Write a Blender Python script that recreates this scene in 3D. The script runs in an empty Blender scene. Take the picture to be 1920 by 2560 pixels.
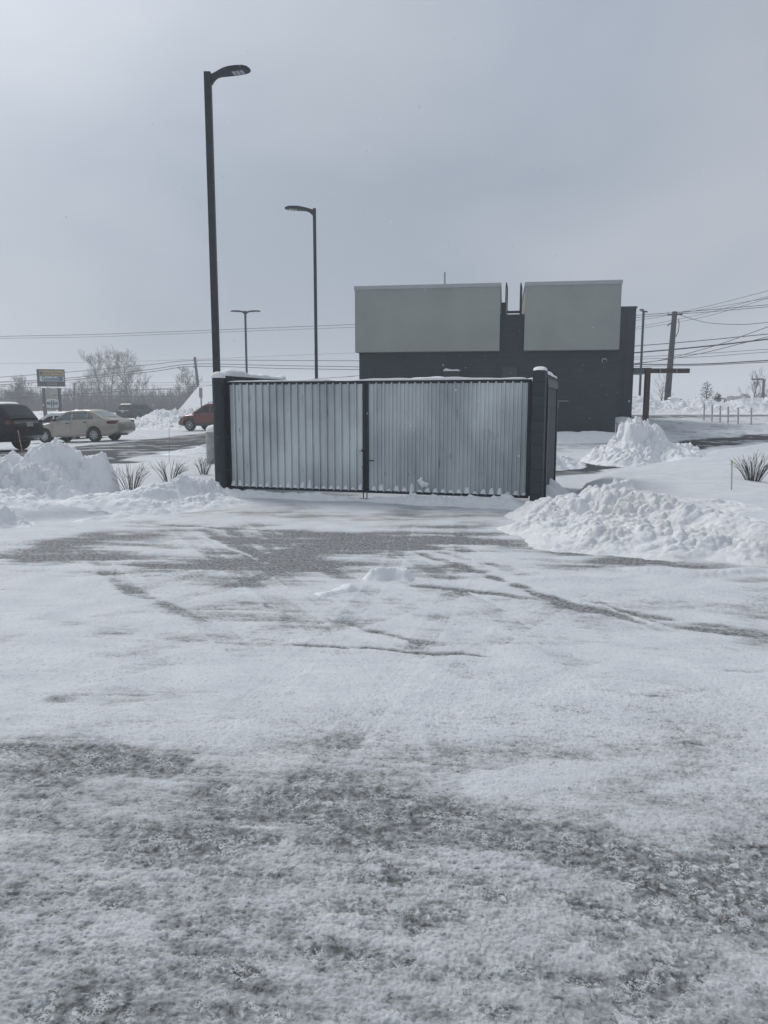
import bpy, math, random
import numpy as np
from mathutils import Vector, Matrix, Euler

S = bpy.context.scene
C = S.collection
R = math.radians
random.seed(7)

# ------------------------------------------------------------------ camera
F_PX, EYE = 1900.0, 1.65
PITCH = math.atan(270 / F_PX)
cam_data = bpy.data.cameras.new('camera')
cam = bpy.data.objects.new('camera', cam_data)
C.objects.link(cam)
cam.location = (0, 0, EYE)
cam.rotation_euler = (math.pi / 2 - PITCH, 0, 0)
cam_data.sensor_fit = 'VERTICAL'
cam_data.sensor_height = 36
cam_data.lens = 36 * F_PX / 2560
cam_data.clip_start = .05
cam_data.clip_end = 5000
S.camera = cam

# ------------------------------------------------------------------ world, sun
SUN_EL, SUN_AZ = 42, -38            # degrees; azimuth from +Y towards +X
sd = Vector((math.sin(R(SUN_AZ)) * math.cos(R(SUN_EL)), math.cos(R(SUN_AZ)) * math.cos(R(SUN_EL)), math.sin(R(SUN_EL))))
W = bpy.data.worlds.new('World')
S.world = W
W.use_nodes = True
nt = W.node_tree
nt.nodes.clear()


def N(tree, t, **kw):
    n = tree.nodes.new(t)
    for k, v in kw.items():
        if k in n.inputs.keys() and not hasattr(n, k):
            n.inputs[k].default_value = v
        else:
            setattr(n, k, v)
    return n


def L(tree, a, b):
    tree.links.new(a, b)


def M_(tree, op, a, b=None, clamp=False):
    n = tree.nodes.new('ShaderNodeMath')
    n.operation = op
    n.use_clamp = clamp
    for i, v in enumerate((a, b)):
        if v is None:
            continue
        if isinstance(v, (int, float)):
            n.inputs[i].default_value = v
        else:
            tree.links.new(v, n.inputs[i])
    return n.outputs[0]


def mixc(tree, f, a, b):
    n = tree.nodes.new('ShaderNodeMix')
    n.data_type = 'RGBA'
    for s, v in ((n.inputs[0], f), (n.inputs[6], a), (n.inputs[7], b)):
        if isinstance(v, (int, float)):
            s.default_value = v
        elif isinstance(v, tuple):
            s.default_value = (*v[:3], 1)
        else:
            tree.links.new(v, s)
    return n.outputs[2]


def ramp(tree, v, lo, hi, c0=(0, 0, 0), c1=(1, 1, 1)):
    n = tree.nodes.new('ShaderNodeValToRGB')
    e = n.color_ramp.elements
    e[0].position, e[1].position = lo, hi
    e[0].color, e[1].color = (*c0, 1), (*c1, 1)
    tree.links.new(v, n.inputs[0])
    return n.outputs[0]


sky = nt.nodes.new('ShaderNodeTexSky')
sky.sky_type = 'NISHITA'
sky.sun_disc = False
sky.sun_elevation = R(SUN_EL)
sky.sun_rotation = R(SUN_AZ)
tc = nt.nodes.new('ShaderNodeTexCoord')
nz = nt.nodes.new('ShaderNodeTexNoise')
nz.inputs['Scale'].default_value = 1.5
nz.inputs['Detail'].default_value = 4.5
nz.inputs['Roughness'].default_value = .5
nz.inputs['Distortion'].default_value = .3
mp = nt.nodes.new('ShaderNodeMapping')
mp.inputs['Scale'].default_value = (1.0, 1.0, 1.7)
mp.inputs['Location'].default_value = (2.2, .7, 3.1)
L(nt, tc.outputs['Generated'], mp.inputs[0])
L(nt, mp.outputs[0], nz.inputs['Vector'])
dot = nt.nodes.new('ShaderNodeVectorMath')
dot.operation = 'DOT_PRODUCT'
L(nt, tc.outputs['Generated'], dot.inputs[0])
dot.inputs[1].default_value = sd
glow = M_(nt, 'POWER', M_(nt, 'MAXIMUM', dot.outputs['Value'], 0.0), 13.0)
glow2 = M_(nt, 'POWER', M_(nt, 'MAXIMUM', dot.outputs['Value'], 0.0), 4.0)
cloud = ramp(nt, nz.outputs[0],  .36, .66, (.30, .345, .412), (.455, .487, .54))
SKYS = nt.nodes.new('ShaderNodeVectorMath')
SKYS.operation = 'SCALE'
SKYS.inputs['Scale'].default_value = .10
L(nt, sky.outputs[0], SKYS.inputs[0])
dotb = nt.nodes.new('ShaderNodeVectorMath')
dotb.operation = 'DOT_PRODUCT'
L(nt, tc.outputs['Generated'], dotb.inputs[0])
dotb.inputs[1].default_value = Vector((.25, 1.08, .53)).normalized()
thin_ = M_(nt, 'MULTIPLY', M_(nt, 'POWER', M_(nt, 'MAXIMUM', dotb.outputs['Value'], 0.0), 90.0), M_(nt, 'ADD', M_(nt, 'MULTIPLY', ramp(nt, nz.outputs[0], .65, .35), .6), .4))
cloud = mixc(nt, M_(nt, 'MULTIPLY', thin_, .8), cloud, (.235, .305, .42))
base = mixc(nt, .97, SKYS.outputs[0], cloud)
gadd = nt.nodes.new('ShaderNodeVectorMath')
gadd.operation = 'SCALE'
gadd.inputs[0].default_value = (.60, .64, .68)
L(nt, M_(nt, 'ADD', M_(nt, 'MULTIPLY', glow, .75), M_(nt, 'MULTIPLY', glow2, .10)), gadd.inputs['Scale'])
ad = nt.nodes.new('ShaderNodeVectorMath')
ad.operation = 'ADD'
L(nt, base, ad.inputs[0])
L(nt, gadd.outputs[0], ad.inputs[1])
bg = nt.nodes.new('ShaderNodeBackground')
bg.inputs['Strength'].default_value = 1.0
L(nt, ad.outputs[0], bg.inputs[0])
wo = nt.nodes.new('ShaderNodeOutputWorld')
L(nt, bg.outputs[0], wo.inputs[0])

sun_d = bpy.data.lights.new('sun', 'SUN')
sun_d.energy = 1.75
sun_d.angle = R(18)
sun_d.color = (1, .965, .91)
sun = bpy.data.objects.new('sun', sun_d)
C.objects.link(sun)
sun.rotation_euler = sd.to_track_quat('Z', 'Y').to_euler()

S.view_settings.view_transform = 'Standard'
S.view_settings.look = 'None'
S.view_settings.exposure = .12
S.view_settings.gamma = 1
S.render.engine = 'CYCLES'
S.cycles.volume_bounces = 2

# ------------------------------------------------------------------ placing helpers


def at(px, py, Y):
    cx, cy = (px - 960) / F_PX, (1280 - py) / F_PX
    dy = math.cos(PITCH) + cy * math.sin(PITCH)
    dz = -math.sin(PITCH) + cy * math.cos(PITCH)
    t = Y / dy
    return Vector((cx * t, Y, EYE + dz * t))


def G(px, py, z=0.0):
    cx, cy = (px - 960) / F_PX, (1280 - py) / F_PX
    dy = math.cos(PITCH) + cy * math.sin(PITCH)
    dz = -math.sin(PITCH) + cy * math.cos(PITCH)
    t = (z - EYE) / dz
    return (cx * t, dy * t)


# ------------------------------------------------------------------ numpy noise
def _h(ix, iy, s):
    h = (ix.astype(np.int64) * 374761393 + iy.astype(np.int64) * 668265263 + s * 1442695041) & 0xffffffff
    h = ((h ^ (h >> 13)) * 1274126177) & 0xffffffff
    return ((h ^ (h >> 16)) & 0xffffff) / float(0xffffff)


def perlin(x, y, s=0):
    x0, y0 = np.floor(x), np.floor(y)
    fx, fy = x - x0, y - y0
    u, v = fx * fx * fx * (fx * (fx * 6 - 15) + 10), fy * fy * fy * (fy * (fy * 6 - 15) + 10)
    r = []
    for dx, dy in ((0, 0), (1, 0), (0, 1), (1, 1)):
        a = _h(x0 + dx, y0 + dy, s) * 6.28318
        r.append(np.cos(a) * (fx - dx) + np.sin(a) * (fy - dy))
    return ((r[0] * (1 - u) + r[1] * u) * (1 - v) + (r[2] * (1 - u) + r[3] * u) * v) * 1.4


def fbm(x, y, o=4, s=0, g=.5):
    t, a = 0, 1.0
    for i in range(o):
        t = t + a * perlin(x, y, s + i * 17)
        x, y, a = x * 2.03 + 5.1, y * 2.03 + 3.3, a * g
    return t


def domes(x, y, s=0, keep=1.0, ex=.5):
    """rounded lumps: one dome of its own size per cell"""
    x0, y0 = np.floor(x), np.floor(y)
    out = np.zeros_like(x)
    for dx in (-1, 0, 1):
        for dy in (-1, 0, 1):
            cx, cy = x0 + dx, y0 + dy
            jx, jy = cx + .15 + .7 * _h(cx, cy, s), cy + .15 + .7 * _h(cx, cy, s + 5)
            rr = .30 + .42 * _h(cx, cy, s + 9)
            k = (_h(cx, cy, s + 13) < keep)
            an = _h(cx, cy, s + 21) * 6.28
            ux, uy = (x - jx), (y - jy)
            e = .75 + .5 * _h(cx, cy, s + 27)
            a_, b_ = (ux * np.cos(an) + uy * np.sin(an)) * e, (-ux * np.sin(an) + uy * np.cos(an)) / e
            d2 = (a_ * a_ + b_ * b_) / (rr * rr)
            out = np.maximum(out, np.where(k, np.clip(1 - d2, 0, 1) ** ex * rr, 0))
    return out


def sst(a, b, x):
    t = np.clip((x - a) / (b - a), 0, 1)
    return t * t * (3 - 2 * t)


def seg_dist(x, y, pts):
    """distance to a polyline, and the fraction along it"""
    best, tt = np.full(x.shape, 1e9), np.zeros(x.shape)
    n = len(pts) - 1
    for i in range(n):
        ax, ay = pts[i][:2]
        bx, by = pts[i + 1][:2]
        vx, vy = bx - ax, by - ay
        q = vx * vx + vy * vy + 1e-9
        t = np.clip(((x - ax) * vx + (y - ay) * vy) / q, 0, 1)
        d = np.hypot(x - ax - t * vx, y - ay - t * vy)
        m = d < best
        best = np.where(m, d, best)
        tt = np.where(m, i + t, tt)
    return best, tt


def poly_sd(x, y, P):
    """signed distance, positive inside"""
    ins = np.zeros(x.shape, bool)
    n = len(P)
    for i in range(n):
        ax, ay = P[i]
        bx, by = P[(i + 1) % n]
        if ay == by:
            continue
        c = ((ay > y) != (by > y)) & (x < (bx - ax) * (y - ay) / (by - ay) + ax)
        ins ^= c
    d, _ = seg_dist(x, y, list(P) + [P[0]])
    return np.where(ins, d, -d)


# ------------------------------------------------------------------ mesh helpers
def raw_mesh(name, v, f4, mat, parent=None, smooth=True, attrs=None):
    me = bpy.data.meshes.new(name)
    nv, nf = len(v), len(f4)
    k = f4.shape[1]
    me.vertices.add(nv)
    me.vertices.foreach_set('co', np.asarray(v, np.float32).ravel())
    me.loops.add(nf * k)
    me.loops.foreach_set('vertex_index', np.asarray(f4, np.int32).ravel())
    me.polygons.add(nf)
    me.polygons.foreach_set('loop_start', np.arange(nf, dtype=np.int32) * k)
    me.polygons.foreach_set('loop_total', np.full(nf, k, np.int32))
    me.polygons.foreach_set('use_smooth', np.full(nf, smooth, bool))
    me.update(calc_edges=True)
    for an, av in (attrs or {}).items():
        a = me.attributes.new(an, 'FLOAT', 'POINT')
        a.data.foreach_set('value', np.asarray(av, np.float32).ravel())
    me.materials.append(mat)
    o = bpy.data.objects.new(name, me)
    C.objects.link(o)
    o.parent = parent
    return o


class MB:
    def __init__(s):
        s.v, s.f = [], []

    def add(s, vs, fs):
        b = len(s.v)
        s.v += [tuple(p) for p in vs]
        s.f += [tuple(i + b for i in q) for q in fs]
        return s

    def box(s, c, d, rot=None):
        hx, hy, hz = d[0] / 2, d[1] / 2, d[2] / 2
        P = [Vector((sx * hx, sy * hy, sz * hz)) for sz in (-1, 1) for sy in (-1, 1) for sx in (-1, 1)]
        if rot:
            E_ = Euler(rot)
            for p in P:
                p.rotate(E_)
        c = Vector(c)
        return s.add([p + c for p in P], [(0, 2, 3, 1), (4, 5, 7, 6), (0, 1, 5, 4), (2, 6, 7, 3), (0, 4, 6, 2), (1, 3, 7, 5)])

    def bar(s, a, b, w, h=None, up=(0, 0, 1)):
        a, b = Vector(a), Vector(b)
        h = h or w
        t = (b - a).normalized()
        u = Vector(up)
        if abs(t.dot(u)) > .99:
            u = Vector((1, 0, 0))
        n = t.cross(u).normalized()
        u = n.cross(t).normalized()
        P = []
        for q in (a, b):
            for i, j in ((-1, -1), (1, -1), (1, 1), (-1, 1)):
                P.append(q + n * (i * w / 2) + u * (j * h / 2))
        return s.add(P, [(3, 2, 1, 0), (4, 5, 6, 7), (0, 1, 5, 4), (1, 2, 6, 5), (2, 3, 7, 6), (3, 0, 4, 7)])

    def tube(s, pts, rs, n=8, cap=True):
        pts = [Vector(p) for p in pts]
        if isinstance(rs, (int, float)):
            rs = [rs] * len(pts)
        b = len(s.v)
        m = len(pts)
        u = None
        for i, p in enumerate(pts):
            t = (pts[min(i + 1, m - 1)] - pts[max(i - 1, 0)]).normalized()
            if u is None:
                u = t.orthogonal().normalized()
            else:
                u = (u - t * u.dot(t))
                u = u.normalized() if u.length > 1e-6 else t.orthogonal().normalized()
            w = t.cross(u)
            for k in range(n):
                a = 6.283185 * k / n
                s.v.append(tuple(p + (u * math.cos(a) + w * math.sin(a)) * rs[i]))
        for i in range(m - 1):
            for k in range(n):
                k2 = (k + 1) % n
                s.f.append((b + i * n + k, b + i * n + k2, b + (i + 1) * n + k2, b + (i + 1) * n + k))
        if cap:
            s.f.append(tuple(b + k for k in reversed(range(n))))
            s.f.append(tuple(b + (m - 1) * n + k for k in range(n)))
        return s

    def lathe(s, prof, c=(0, 0, 0), n=24, axis='z'):
        """prof = [(r, h)]"""
        b = len(s.v)
        c = Vector(c)
        for r, h in prof:
            for k in range(n):
                a = 6.283185 * k / n
                p = Vector((r * math.cos(a), r * math.sin(a), h))
                if axis == 'y':
                    p = Vector((p.x, p.z, p.y))
                s.v.append(tuple(p + c))
        for i in range(len(prof) - 1):
            for k in range(n):
                k2 = (k + 1) % n
                q = (b + i * n + k, b + i * n + k2, b + (i + 1) * n + k2, b + (i + 1) * n + k)
                s.f.append(q if axis == 'z' else q[::-1])
        return s

    def prism(s, pts, d):
        """polygon pts (3-D) pushed by vector d"""
        n = len(pts)
        d = Vector(d)
        P = [Vector(p) for p in pts]
        return s.add(P + [p + d for p in P], [tuple(reversed(range(n))), tuple(range(n, 2 * n))] + [(i, (i + 1) % n, n + (i + 1) % n, n + i) for i in range(n)])

    def grid(s, rows, close=False):
        b = len(s.v)
        m, n = len(rows), len(rows[0])
        for r in rows:
            s.v += [tuple(p) for p in r]
        for i in range(m - 1):
            for k in range(n if close else n - 1):
                k2 = (k + 1) % n
                s.f.append((b + i * n + k, b + i * n + k2, b + (i + 1) * n + k2, b + (i + 1) * n + k))
        return s

    def build(s, name, mat, parent=None, smooth=False, bevel=0, auto=None, local=None):
        me = bpy.data.meshes.new(name)
        vs = s.v
        if local is not None:
            inv = local.inverted()
            vs = [tuple(inv @ Vector(p)) for p in vs]
        me.from_pydata(vs, [], s.f)
        me.update()
        if smooth:
            me.polygons.foreach_set('use_smooth', [True] * len(me.polygons))
            if auto:
                me.set_sharp_from_angle(angle=R(auto))
        me.materials.append(mat)
        o = bpy.data.objects.new(name, me)
        C.objects.link(o)
        o.parent = parent
        if bevel:
            m = o.modifiers.new('bevel', 'BEVEL')
            m.width = bevel
            m.segments = 2
            m.limit_method = 'ANGLE'
            m.angle_limit = R(40)
        return o


def tag(o, label=None, cat=None, group=None, kind=None):
    if label:
        o['label'] = label
    if cat:
        o['category'] = cat
    if group:
        o['group'] = group
    if kind:
        o['kind'] = kind
    return o


def empty(name, loc, label, cat, group=None, rz=0, rot=None):
    o = bpy.data.objects.new(name, None)
    C.objects.link(o)
    o.empty_display_size = .2
    o.location = loc
    o.rotation_euler = rot or (0, 0, rz)
    return tag(o, label, cat, group)


# ------------------------------------------------------------------ materials
def mat(name, col, rough=.6, metal=0, var=0, vscale=8, bump=0, bscale=60, spec=.5, coat=0, var_col=None):
    m = bpy.data.materials.new(name)
    m.use_nodes = True
    t = m.node_tree
    b = t.nodes['Principled BSDF']
    b.inputs['Base Color'].default_value = (*col, 1)
    b.inputs['Roughness'].default_value = rough
    b.inputs['Metallic'].default_value = metal
    b.inputs['Specular IOR Level'].default_value = spec
    b.inputs['Coat Weight'].default_value = coat
    co = t.nodes.new('ShaderNodeTexCoord')
    if var or var_col:
        n = N(t, 'ShaderNodeTexNoise')
        n.inputs['Scale'].default_value = vscale
        n.inputs['Detail'].default_value = 6
        n.inputs['Roughness'].default_value = .6
        L(t, co.outputs['Object'], n.inputs['Vector'])
        c1 = var_col or tuple(min(1, c * (1 + var)) for c in col)
        c0 = col if var_col else tuple(c * (1 - var) for c in col)
        L(t, ramp(t, n.outputs[0], .35, .65, c0, c1), b.inputs['Base Color'])
    if bump:
        n2 = N(t, 'ShaderNodeTexNoise')
        n2.inputs['Scale'].default_value = bscale
        n2.inputs['Detail'].default_value = 4
        L(t, co.outputs['Object'], n2.inputs['Vector'])
        bp = N(t, 'ShaderNodeBump')
        bp.inputs['Strength'].default_value = bump
        bp.inputs['Distance'].default_value = .01
        L(t, n2.outputs[0], bp.inputs['Height'])
        L(t, bp.outputs[0], b.inputs['Normal'])
    return m


def block_mat(name, col, bw, bh, depth=.5, mort=.01, var=.12, offset=.5):
    m = mat(name, col, .75)
    t = m.node_tree
    b = t.nodes['Principled BSDF']
    co = t.nodes['Texture Coordinate']
    sp = N(t, 'ShaderNodeSeparateXYZ')
    cb = N(t, 'ShaderNodeCombineXYZ')
    L(t, co.outputs['Object'], sp.inputs[0])
    L(t, M_(t, 'ADD', sp.outputs[0], sp.outputs[1]), cb.inputs[0])
    L(t, sp.outputs[2], cb.inputs[1])
    br = N(t, 'ShaderNodeTexBrick')
    br.offset = offset
    br.inputs['Scale'].default_value = 1
    br.inputs['Brick Width'].default_value = bw
    br.inputs['Row Height'].default_value = bh
    br.inputs['Mortar Size'].default_value = mort
    br.inputs['Mortar Smooth'].default_value = .4
    br.inputs['Color1'].default_value = (*[c * (1 - var) for c in col], 1)
    br.inputs['Color2'].default_value = (*[c * (1 + var) for c in col], 1)
    br.inputs['Mortar'].default_value = (*[c * .85 for c in col], 1)
    L(t, cb.outputs[0], br.inputs['Vector'])
    nn = N(t, 'ShaderNodeTexNoise')
    nn.inputs['Scale'].default_value = 1.3
    nn.inputs['Detail'].default_value = 7
    L(t, co.outputs['Object'], nn.inputs['Vector'])
    L(t, mixc(t, M_(t, 'MULTIPLY', ramp(t, nn.outputs[0], .4, .75), .35), br.outputs[0], tuple(c * 1.45 for c in col)), b.inputs['Base Color'])
    n2 = N(t, 'ShaderNodeTexNoise')
    n2.inputs['Scale'].default_value = 45
    n2.inputs['Detail'].default_value = 5
    L(t, co.outputs['Object'], n2.inputs['Vector'])
    bp = N(t, 'ShaderNodeBump')
    bp.inputs['Strength'].default_value = depth
    bp.inputs['Distance'].default_value = .012
    L(t, M_(t, 'SUBTRACT', M_(t, 'MULTIPLY', n2.outputs[0], .5), br.outputs['Fac']), bp.inputs['Height'])
    L(t, bp.outputs[0], b.inputs['Normal'])
    return m


def snow_shader(t, b, co, scale=1.0, c0=(.80, .82, .845), c1=(.88, .89, .90)):
    """returns (colour, height) sockets of snow"""
    n1 = N(t, 'ShaderNodeTexNoise')
    n1.inputs['Scale'].default_value = 3 * scale
    n1.inputs['Detail'].default_value = 6
    n2 = N(t, 'ShaderNodeTexNoise')
    n2.inputs['Scale'].default_value = 70 * scale
    n2.inputs['Detail'].default_value = 6
    n2.inputs['Roughness'].default_value = .65
    for n in (n1, n2):
        L(t, co, n.inputs['Vector'])
    colr = ramp(t, n1.outputs[0], .3, .7, c0, c1)
    return colr, n2.outputs[0]


def snow_mat(name, tint=None, bump=.5, scale=1.0):
    m = bpy.data.materials.new(name)
    m.use_nodes = True
    t = m.node_tree
    b = t.nodes['Principled BSDF']
    co = t.nodes.new('ShaderNodeTexCoord').outputs['Object']
    c, h = snow_shader(t, b, co, scale)
    if tint:
        n = N(t, 'ShaderNodeTexNoise')
        n.inputs['Scale'].default_value = 1.6
        n.inputs['Detail'].default_value = 3
        L(t, co, n.inputs['Vector'])
        c = mixc(t, M_(t, 'MULTIPLY', ramp(t, n.outputs[0], .5, .72), .22), c, tint)
    L(t, c, b.inputs['Base Color'])
    b.inputs['Roughness'].default_value = .75
    b.inputs['Specular IOR Level'].default_value = .25
    bp = N(t, 'ShaderNodeBump')
    bp.inputs['Strength'].default_value = bump
    bp.inputs['Distance'].default_value = .02
    L(t, h, bp.inputs['Height'])
    L(t, bp.outputs[0], b.inputs['Normal'])
    return m


def ground_mat():
    m = bpy.data.materials.new('snowy_asphalt')
    m.use_nodes = True
    t = m.node_tree
    b = t.nodes['Principled BSDF']
    co = t.nodes.new('ShaderNodeTexCoord').outputs['Object']
    c, h = snow_shader(t, b, co, 1.0, (.575, .60, .635), (.675, .695, .72))
    at_ = N(t, 'ShaderNodeAttribute')
    at_.attribute_name = 'cover'
    dr = N(t, 'ShaderNodeAttribute')
    dr.attribute_name = 'dirt'
    wt = N(t, 'ShaderNodeAttribute')
    wt.attribute_name = 'wet'
    gt = N(t, 'ShaderNodeAttribute')
    gt.attribute_name = 'grit'
    # asphalt: aggregate speckle, frost
    v = N(t, 'ShaderNodeTexVoronoi')
    v.inputs['Scale'].default_value = 110
    L(t, co, v.inputs['Vector'])
    n = N(t, 'ShaderNodeTexNoise')
    n.inputs['Scale'].default_value = 30
    n.inputs['Detail'].default_value = 8
    L(t, co, n.inputs['Vector'])
    asp = ramp(t, v.outputs['Color'], .1, .9, (.06, .062, .066), (.16, .16, .155))
    asp = mixc(t, ramp(t, n.outputs[0], .40, .72), asp, (.36, .375, .39))
    asp = mixc(t, wt.outputs['Fac'], asp, (.045, .049, .054))
    # fine break-up of the edge between snow and asphalt
    n3 = N(t, 'ShaderNodeTexNoise')
    n3.inputs['Scale'].default_value = 75
    n3.inputs['Detail'].default_value = 7
    n3.inputs['Roughness'].default_value = .7
    mg = N(t, 'ShaderNodeMapping')
    mg.inputs['Scale'].default_value = (.5, 1.15, 1)
    L(t, co, mg.inputs[0])
    L(t, mg.outputs[0], n3.inputs['Vector'])
    n4 = N(t, 'ShaderNodeTexNoise')
    n4.inputs['Scale'].default_value = 11
    n4.inputs['Detail'].default_value = 5
    L(t, co, n4.inputs['Vector'])
    cv = at_.outputs['Fac']
    edge = M_(t, 'MULTIPLY', M_(t, 'MULTIPLY', cv, M_(t, 'SUBTRACT', 1.0, cv)), 4.0)
    nn_ = M_(t, 'ADD', M_(t, 'MULTIPLY', M_(t, 'SUBTRACT', n3.outputs[0], .5), 1.7), M_(t, 'MULTIPLY', M_(t, 'SUBTRACT', n4.outputs[0], .5), .8))
    f = M_(t, 'ADD', cv, M_(t, 'MULTIPLY', nn_, M_(t, 'MULTIPLY', gt.outputs['Fac'], M_(t, 'ADD', M_(t, 'MULTIPLY', edge, .55), .24))), True)
    vg = N(t, 'ShaderNodeTexVoronoi')
    vg.inputs['Scale'].default_value = 120
    vg.inputs['Randomness'].default_value = 1
    L(t, co, vg.inputs['Vector'])
    sep = N(t, 'ShaderNodeSeparateColor')
    L(t, vg.outputs['Color'], sep.inputs[0])
    gr = M_(t, 'MULTIPLY', ramp(t, vg.outputs['Distance'], .38, .22), ramp(t, sep.outputs[0], .50, .56))
    gr = M_(t, 'MULTIPLY', gr, ramp(t, n4.outputs[0], .42, .58))
    dk = M_(t, 'MULTIPLY', ramp(t, vg.outputs['Distance'], .30, .12), ramp(t, sep.outputs[1], .93, .95))
    dry = M_(t, 'SUBTRACT', 1.0, wt.outputs['Fac'], True)
    f = M_(t, 'MAXIMUM', f, M_(t, 'MULTIPLY', M_(t, 'MULTIPLY', gr, M_(t, 'MULTIPLY', gt.outputs['Fac'], .75)), dry))
    f = M_(t, 'SUBTRACT', f, M_(t, 'MULTIPLY', M_(t, 'MULTIPLY', dk, .45), M_(t, 'MULTIPLY', dry, .8)), True)
    f = M_(t, 'SUBTRACT', f, M_(t, 'MULTIPLY', wt.outputs['Fac'], .14), True)
    sn = mixc(t, M_(t, 'MULTIPLY', dr.outputs['Fac'], .9), c, (.30, .275, .24))
    L(t, mixc(t, f, asp, sn), b.inputs['Base Color'])
    rr = N(t, 'ShaderNodeMix')
    rr.data_type = 'FLOAT'
    L(t, wt.outputs['Fac'], rr.inputs[0])
    rr.inputs[2].default_value = .75
    rr.inputs[3].default_value = .75
    L(t, rr.outputs[0], b.inputs['Roughness'])
    b.inputs['Specular IOR Level'].default_value = .12
    bp = N(t, 'ShaderNodeBump')
    bp.inputs['Strength'].default_value = .55
    bp.inputs['Distance'].default_value = .008
    L(t, M_(t, 'ADD', M_(t, 'MULTIPLY', f, .5), h), bp.inputs['Height'])
    L(t, bp.outputs[0], b.inputs['Normal'])
    return m


def galv_mat():
    m = bpy.data.materials.new('galvanised_sheet')
    m.use_nodes = True
    t = m.node_tree
    b = t.nodes['Principled BSDF']
    co = t.nodes.new('ShaderNodeTexCoord')
    mpn = N(t, 'ShaderNodeMapping')
    mpn.inputs['Scale'].default_value = (1.2, 1.2, .55)
    L(t, co.outputs['Object'], mpn.inputs[0])
    n = N(t, 'ShaderNodeTexNoise')
    n.inputs['Scale'].default_value = 1.1
    n.inputs['Detail'].default_value = 3
    L(t, mpn.outputs[0], n.inputs['Vector'])
    v = N(t, 'ShaderNodeTexVoronoi')
    v.inputs['Scale'].default_value = 70
    L(t, co.outputs['Object'], v.inputs['Vector'])
    c = ramp(t, n.outputs[0], .32, .68, (.37, .41, .43), (.70, .745, .755))
    c = mixc(t, M_(t, 'MULTIPLY', v.outputs['Distance'], .10), c, (.62, .64, .66))
    # scuffs with a shape of their own
    mp2 = N(t, 'ShaderNodeMapping')
    mp2.inputs['Scale'].default_value = (16, 16, 2.6)
    L(t, co.outputs['Object'], mp2.inputs[0])
    n2 = N(t, 'ShaderNodeTexNoise')
    n2.inputs['Scale'].default_value = 1.2
    n2.inputs['Detail'].default_value = 7
    L(t, mp2.outputs[0], n2.inputs['Vector'])
    c = mixc(t, M_(t, 'MULTIPLY', ramp(t, n2.outputs[0], .66, .72), .7), c, (.13, .16, .18))
    L(t, c, b.inputs['Base Color'])
    b.inputs['Metallic'].default_value = .35
    L(t, ramp(t, n.outputs[0], .3, .7, (.36,) * 3, (.52,) * 3), b.inputs['Roughness'])
    bp = N(t, 'ShaderNodeBump')
    bp.inputs['Strength'].default_value = .12
    bp.inputs['Distance'].default_value = .02
    n3 = N(t, 'ShaderNodeTexNoise')
    n3.inputs['Scale'].default_value = 5
    L(t, mpn.outputs[0], n3.inputs['Vector'])
    L(t, n3.outputs[0], bp.inputs['Height'])
    L(t, bp.outputs[0], b.inputs['Normal'])
    return m


SNOW = snow_mat('snow')
SNOWD = snow_mat('ploughed_snow', (.66, .625, .56), .8)
GROUND = ground_mat()
GALV = galv_mat()
SLATE = block_mat('slate_painted_block', (.027, .037, .046), .41, .205, .5)
SLATE_E = block_mat('enclosure_painted_block', (.036, .047, .055), .41, .2, .6, .012)
STEEL = mat('dark_painted_steel', (.024, .032, .038), .5, .2, .25, 6, .15, 80)
POLE = mat('bronze_black_pole', (.028, .031, .038), .5, .2, .3, 5)
STUCCO = mat('grey_green_stucco', (.325, .35, .325), .85, 0, .09, .5, .6, 240)
TRIM = mat('pale_metal_trim', (.42, .435, .45), .5, .3, .06, 3)
CLAD = mat('dark_metal_cladding', (.030, .038, .047), .45, .3, .18, 2)
TEAL = mat('teal_canopy_metal', (.07, .125, .135), .5, .2, .1, 3)
RUST = mat('brown_steel', (.06, .040, .034), .6, .2, .3, 5)
CONC = mat('concrete', (.33, .32, .30), .85, 0, .2, 9, .5, 50)
WOODP = mat('weathered_pole_wood', (.050, .046, .047), .85, 0, .35, 9, .5, 30)
BARK = mat('bark', (.065, .058, .055), .9, 0, .3, 10)
TWIG = mat('twigs', (.055, .050, .047), .9, 0, .25, 6)
STEM = mat('shrub_stems', (.075, .056, .050), .8, 0, .3, 30)
LEAF = mat('evergreen_leaf', (.055, .055, .040), .7, 0, .4, 6)
WIRE = mat('cable_black', (.03, .032, .036), .6)
WHITEP = mat('white_plastic', (.62, .64, .66), .45)
BLACKP = mat('black_plastic', (.02, .021, .024), .45)
TYRE = mat('tyre_rubber', (.022, .022, .024), .8, 0, .3, 14)
ALLOY = mat('alloy_rim', (.42, .43, .44), .35, .7, .15, 20)
GLASS = mat('car_glass', (.016, .022, .026), .08, 0, spec=.35)
GLASSL = mat('pale_car_glass', (.13, .17, .175), .08, 0, .35, 2.2, spec=.8)  # paler colour stands in for bright snow seen through the windows
LAMPR = mat('red_lamp', (.11, .014, .014), .2, coat=.5)
LAMPW = mat('clear_lamp', (.45, .46, .47), .15, coat=.5)
LED = mat('led_panel', (.40, .42, .44), .4)
YEL = mat('faded_yellow_sign', (.42, .35, .12), .6, 0, .08, 2)
WSIGN = mat('white_sign', (.52, .56, .57), .6, 0, .05, 2)
BLUEL = mat('blue_letter', (.03, .06, .16), .5)
PURPL = mat('faded_purple_letter', (.23, .13, .13), .6)
GREENL = mat('dark_green_letter', (.04, .07, .07), .6)
SIGNF = mat('sign_frame_dark', (.028, .034, .036), .5, .1, .15, 4)
SIGNB = mat('beige_readerboard', (.36, .35, .29), .6, 0, .1, 6)
FLAKE = mat('snowflake', (.9, .92, .95), .6)

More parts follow.
